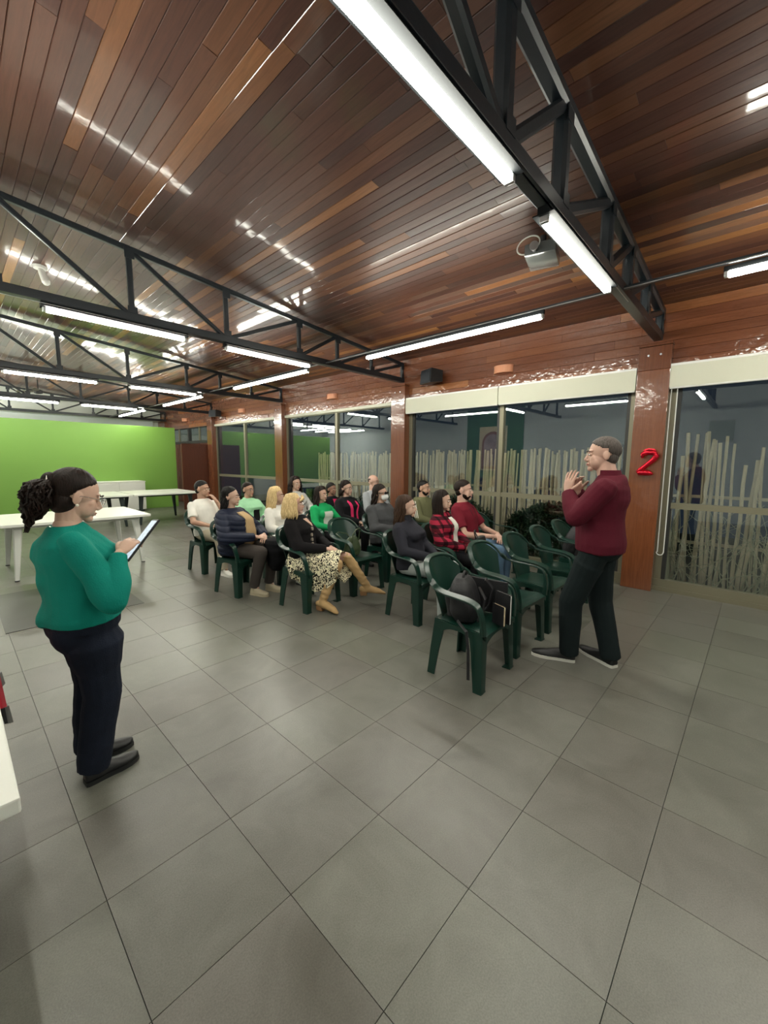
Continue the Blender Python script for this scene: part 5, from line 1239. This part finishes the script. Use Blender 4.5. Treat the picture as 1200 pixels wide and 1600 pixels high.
# ================================================================ BAGS AND SMALL THINGS
M_BAG = mat('black nylon bag', (.010,.010,.012), rough=.6, bump=.2, bscale=60); M_OLVBAG = mat('olive leather', (.045,.065,.030), rough=.35, bump=.1, bscale=40)
def backpack(name, label, loc, rz, w_, d_, h, tilt=0, strap=True):
    t = thing(name, label, 'bag', loc, rz)
    g = G(); secs = []
    for q in range(10):
        v = q/9; a = math.sin(PI*min(1,.16+.80*v))**.35; secs.append(ellsec((0, tilt*v-.0, .004+h*v), w_/2*a*(1-.10*v), d_/2*a*(1-.15*v), 24, p=3.2))
    g.loft(secs); mk('main_compartment', link('m', remesh(g, .006, 3, folds(.004, 30, 3), 'm'), None).data and G() or g, M_BAG, t) if False else link('main_compartment', remesh(g, .006, 3, folds(.005, 30, 3), 'main_compartment'), M_BAG, t)
    g = G(); secs = [ellsec((0, d_*.50+tilt*v*.55, .03+h*.50*v), w_*.36*(1-.15*v*v), .030, 20, p=3.5) for v in np.linspace(0,1,6)]; g.loft(secs)
    link('front_pocket', remesh(g, .006, 3, folds(.003, 30, 5), 'front_pocket'), M_BAG, t)
    mk('zip', G().tube([(w_*.40*math.cos(a), d_*.28+tilt*.75, h*.55+h*.40*math.sin(a)) for a in np.linspace(0, PI, 21)], .004, 5), M_STEEL, t, 60)
    mk('handle', G().tube([(w_*.12*math.cos(a), tilt-.02, h*.97+.045*math.sin(a)) for a in np.linspace(0, PI, 11)], .009, 8), M_BAG, t, 60)
    return t
b1 = backpack('backpack', 'large black laptop backpack lying on the nearest chair', (2.50, 1.48, .428), .30, .33, .19, .30, .05)
for s_ in (-1,1): mk('shoulder_strap', G().rect_sweep([(s_*.11,-.10,.27),(s_*.13,-.15,.20),(s_*.12,-.13,.08),(s_*.10,-.10,.03)], .045, .010, (0,-1,.2)), M_BAG, b1)
mk('loose_strap', G().rect_sweep([(-.20,.02,.04),(-.262,-.06,.0),(-.276,-.08,-.12),(-.272,-.085,-.33)], .020, .004, (-1,0,0)), M_BAG, b1)
t = thing('laptop_sleeve', 'flat black folder standing between the backpack and the next chair', 'folder', (2.70, 1.43, .430), .12)
mk('sleeve', G().cbox((-.010,-.15,0),(.010,.15,.25), .004), M_BAG, t)
t = thing('notebook', 'notebook with a white edge tucked beside the black backpack, the taller one', 'notebook', (2.585, 1.245, .434), -.35)
mk('pages', G().cbox((-.0065,-.070,.003),(.0065,.070,.205), .001), M_WHITEP, t); mk('cover', G().box((-.0085,-.073,0),(-.0066,.073,.21)).box((.0066,-.073,0),(.0085,.073,.21)), M_BAG, t)['kind'] = 'stuff'
t = thing('book', 'small cream book leaning on the white-edged notebook beside the backpack', 'book', (2.52, 1.243, .434), -.35)
mk('pages', G().cbox((-.0075,-.052,.003),(.0075,.052,.135), .001), mat('cream paper', (.62,.52,.33), rough=.8), t); mk('cover', G().box((-.0095,-.055,0),(-.0076,.055,.14)).box((.0076,-.055,0),(.0095,.055,.14)), M_BAG, t)['kind'] = 'stuff'
backpack('rucksack', 'black rucksack on the chair by the window, beside the standing man', (5.07, 1.62, .430), PI+.1, .32, .17, .36, .05)
# olive handbag
t = thing('handbag', 'olive leather handbag with looped handles on the empty chair', 'handbag', (3.24, 3.52, .428), .4)
g = G(); g.loft([ellsec((0,0,z), .135*a, .075*b_, 26, p=2.8) for z, a, b_ in ((.0,.82,.8),(.02,1,1),(.08,1.06,1.02),(.15,.98,.80),(.20,.84,.48),(.225,.66,.22))])
link('body', remesh(g, .006, 3, folds(.003, 25, 2), 'body'), M_OLVBAG, t)
mk('zip', G().tube([(.125*math.cos(a), .0, .045+.17*math.sin(a)) for a in np.linspace(0, PI, 21)], .004, 5), M_GOLD, t, 60)
for s_ in (-1,1): mk('handle', G().tube([(-.09+.0*s_,s_*.045,.17),(-.10,s_*.055,.27),(-.05,s_*.075,.325),(.05,s_*.075,.325),(.10,s_*.055,.27),(.09,s_*.045,.17)] if s_ < 0 else [(-.09,.045,.17),(-.13,.10,.24),(-.10,.16,.265),(.0,.18,.27),(.10,.12,.24),(.09,.045,.17)], .0075, 8), M_OLVBAG, t, 60)
# black handbag on the plaid woman's lap
t = thing('handbag', 'black leather handbag with strap on the lap of the woman in plaid', 'handbag', (3.80, 2.13, .625), .15)
g = G(); g.loft([ellsec((0,0,z), .115*a, .055*b_, 22, p=3) for z, a, b_ in ((.0,.85,.8),(.02,1,1),(.09,1,.9),(.14,.9,.5))]); link('body', remesh(g, .006, 3, folds(.003, 25, 7), 'body'), M_BLKLEATHER, t)
mk('strap', G().tube([(-.10,0,.11),(-.13,.01,.19),(-.11,.02,.215),(-.14,-.05,.12),(-.145,-.07,-.03),(-.14,-.075,-.15)], .007, 6), M_BLKLEATHER, t, 60); mk('ring', G().tube([(-.115+.022*math.cos(a),.012,.205+.022*math.sin(a)) for a in np.linspace(0, 2*PI, 13)], .005, 6), M_BLKLEATHER, t, 60)
# dark coat and bag over the navy woman's far knee, papers beside her
t = thing('folded_coat', 'black coat draped over the far knee of the woman in the navy jacket', 'coat', (2.56, 4.10, .0))
g = G(); g.loft([ellsec((0,0,z), rx, ry, 22) for z, rx, ry in ((.27,.05,.06),(.33,.085,.10),(.42,.10,.14),(.52,.12,.15),(.60,.13,.15),(.64,.11,.12),(.66,.06,.07))]); link('coat', remesh(g, .008, 3, folds(.008, 25, 4), 'coat'), M_BLACKC, t)
t = thing('paper_sheets', 'white paper sheets on the lap of the half-hidden blonde woman', 'paper', (2.80, 4.22, .645), .2)
mk('sheet', G().raw([(-.15,-.11,0),(.15,-.11,.004),(.15,.11,.0),(-.15,.11,-.002),(-.15,-.11,.004),(.15,-.11,.008),(.15,.11,.004),(-.15,.11,.002)], [(0,3,2,1),(4,5,6,7),(0,1,5,4),(1,2,6,5),(2,3,7,6),(3,0,4,7)]), M_WHITEP, t)
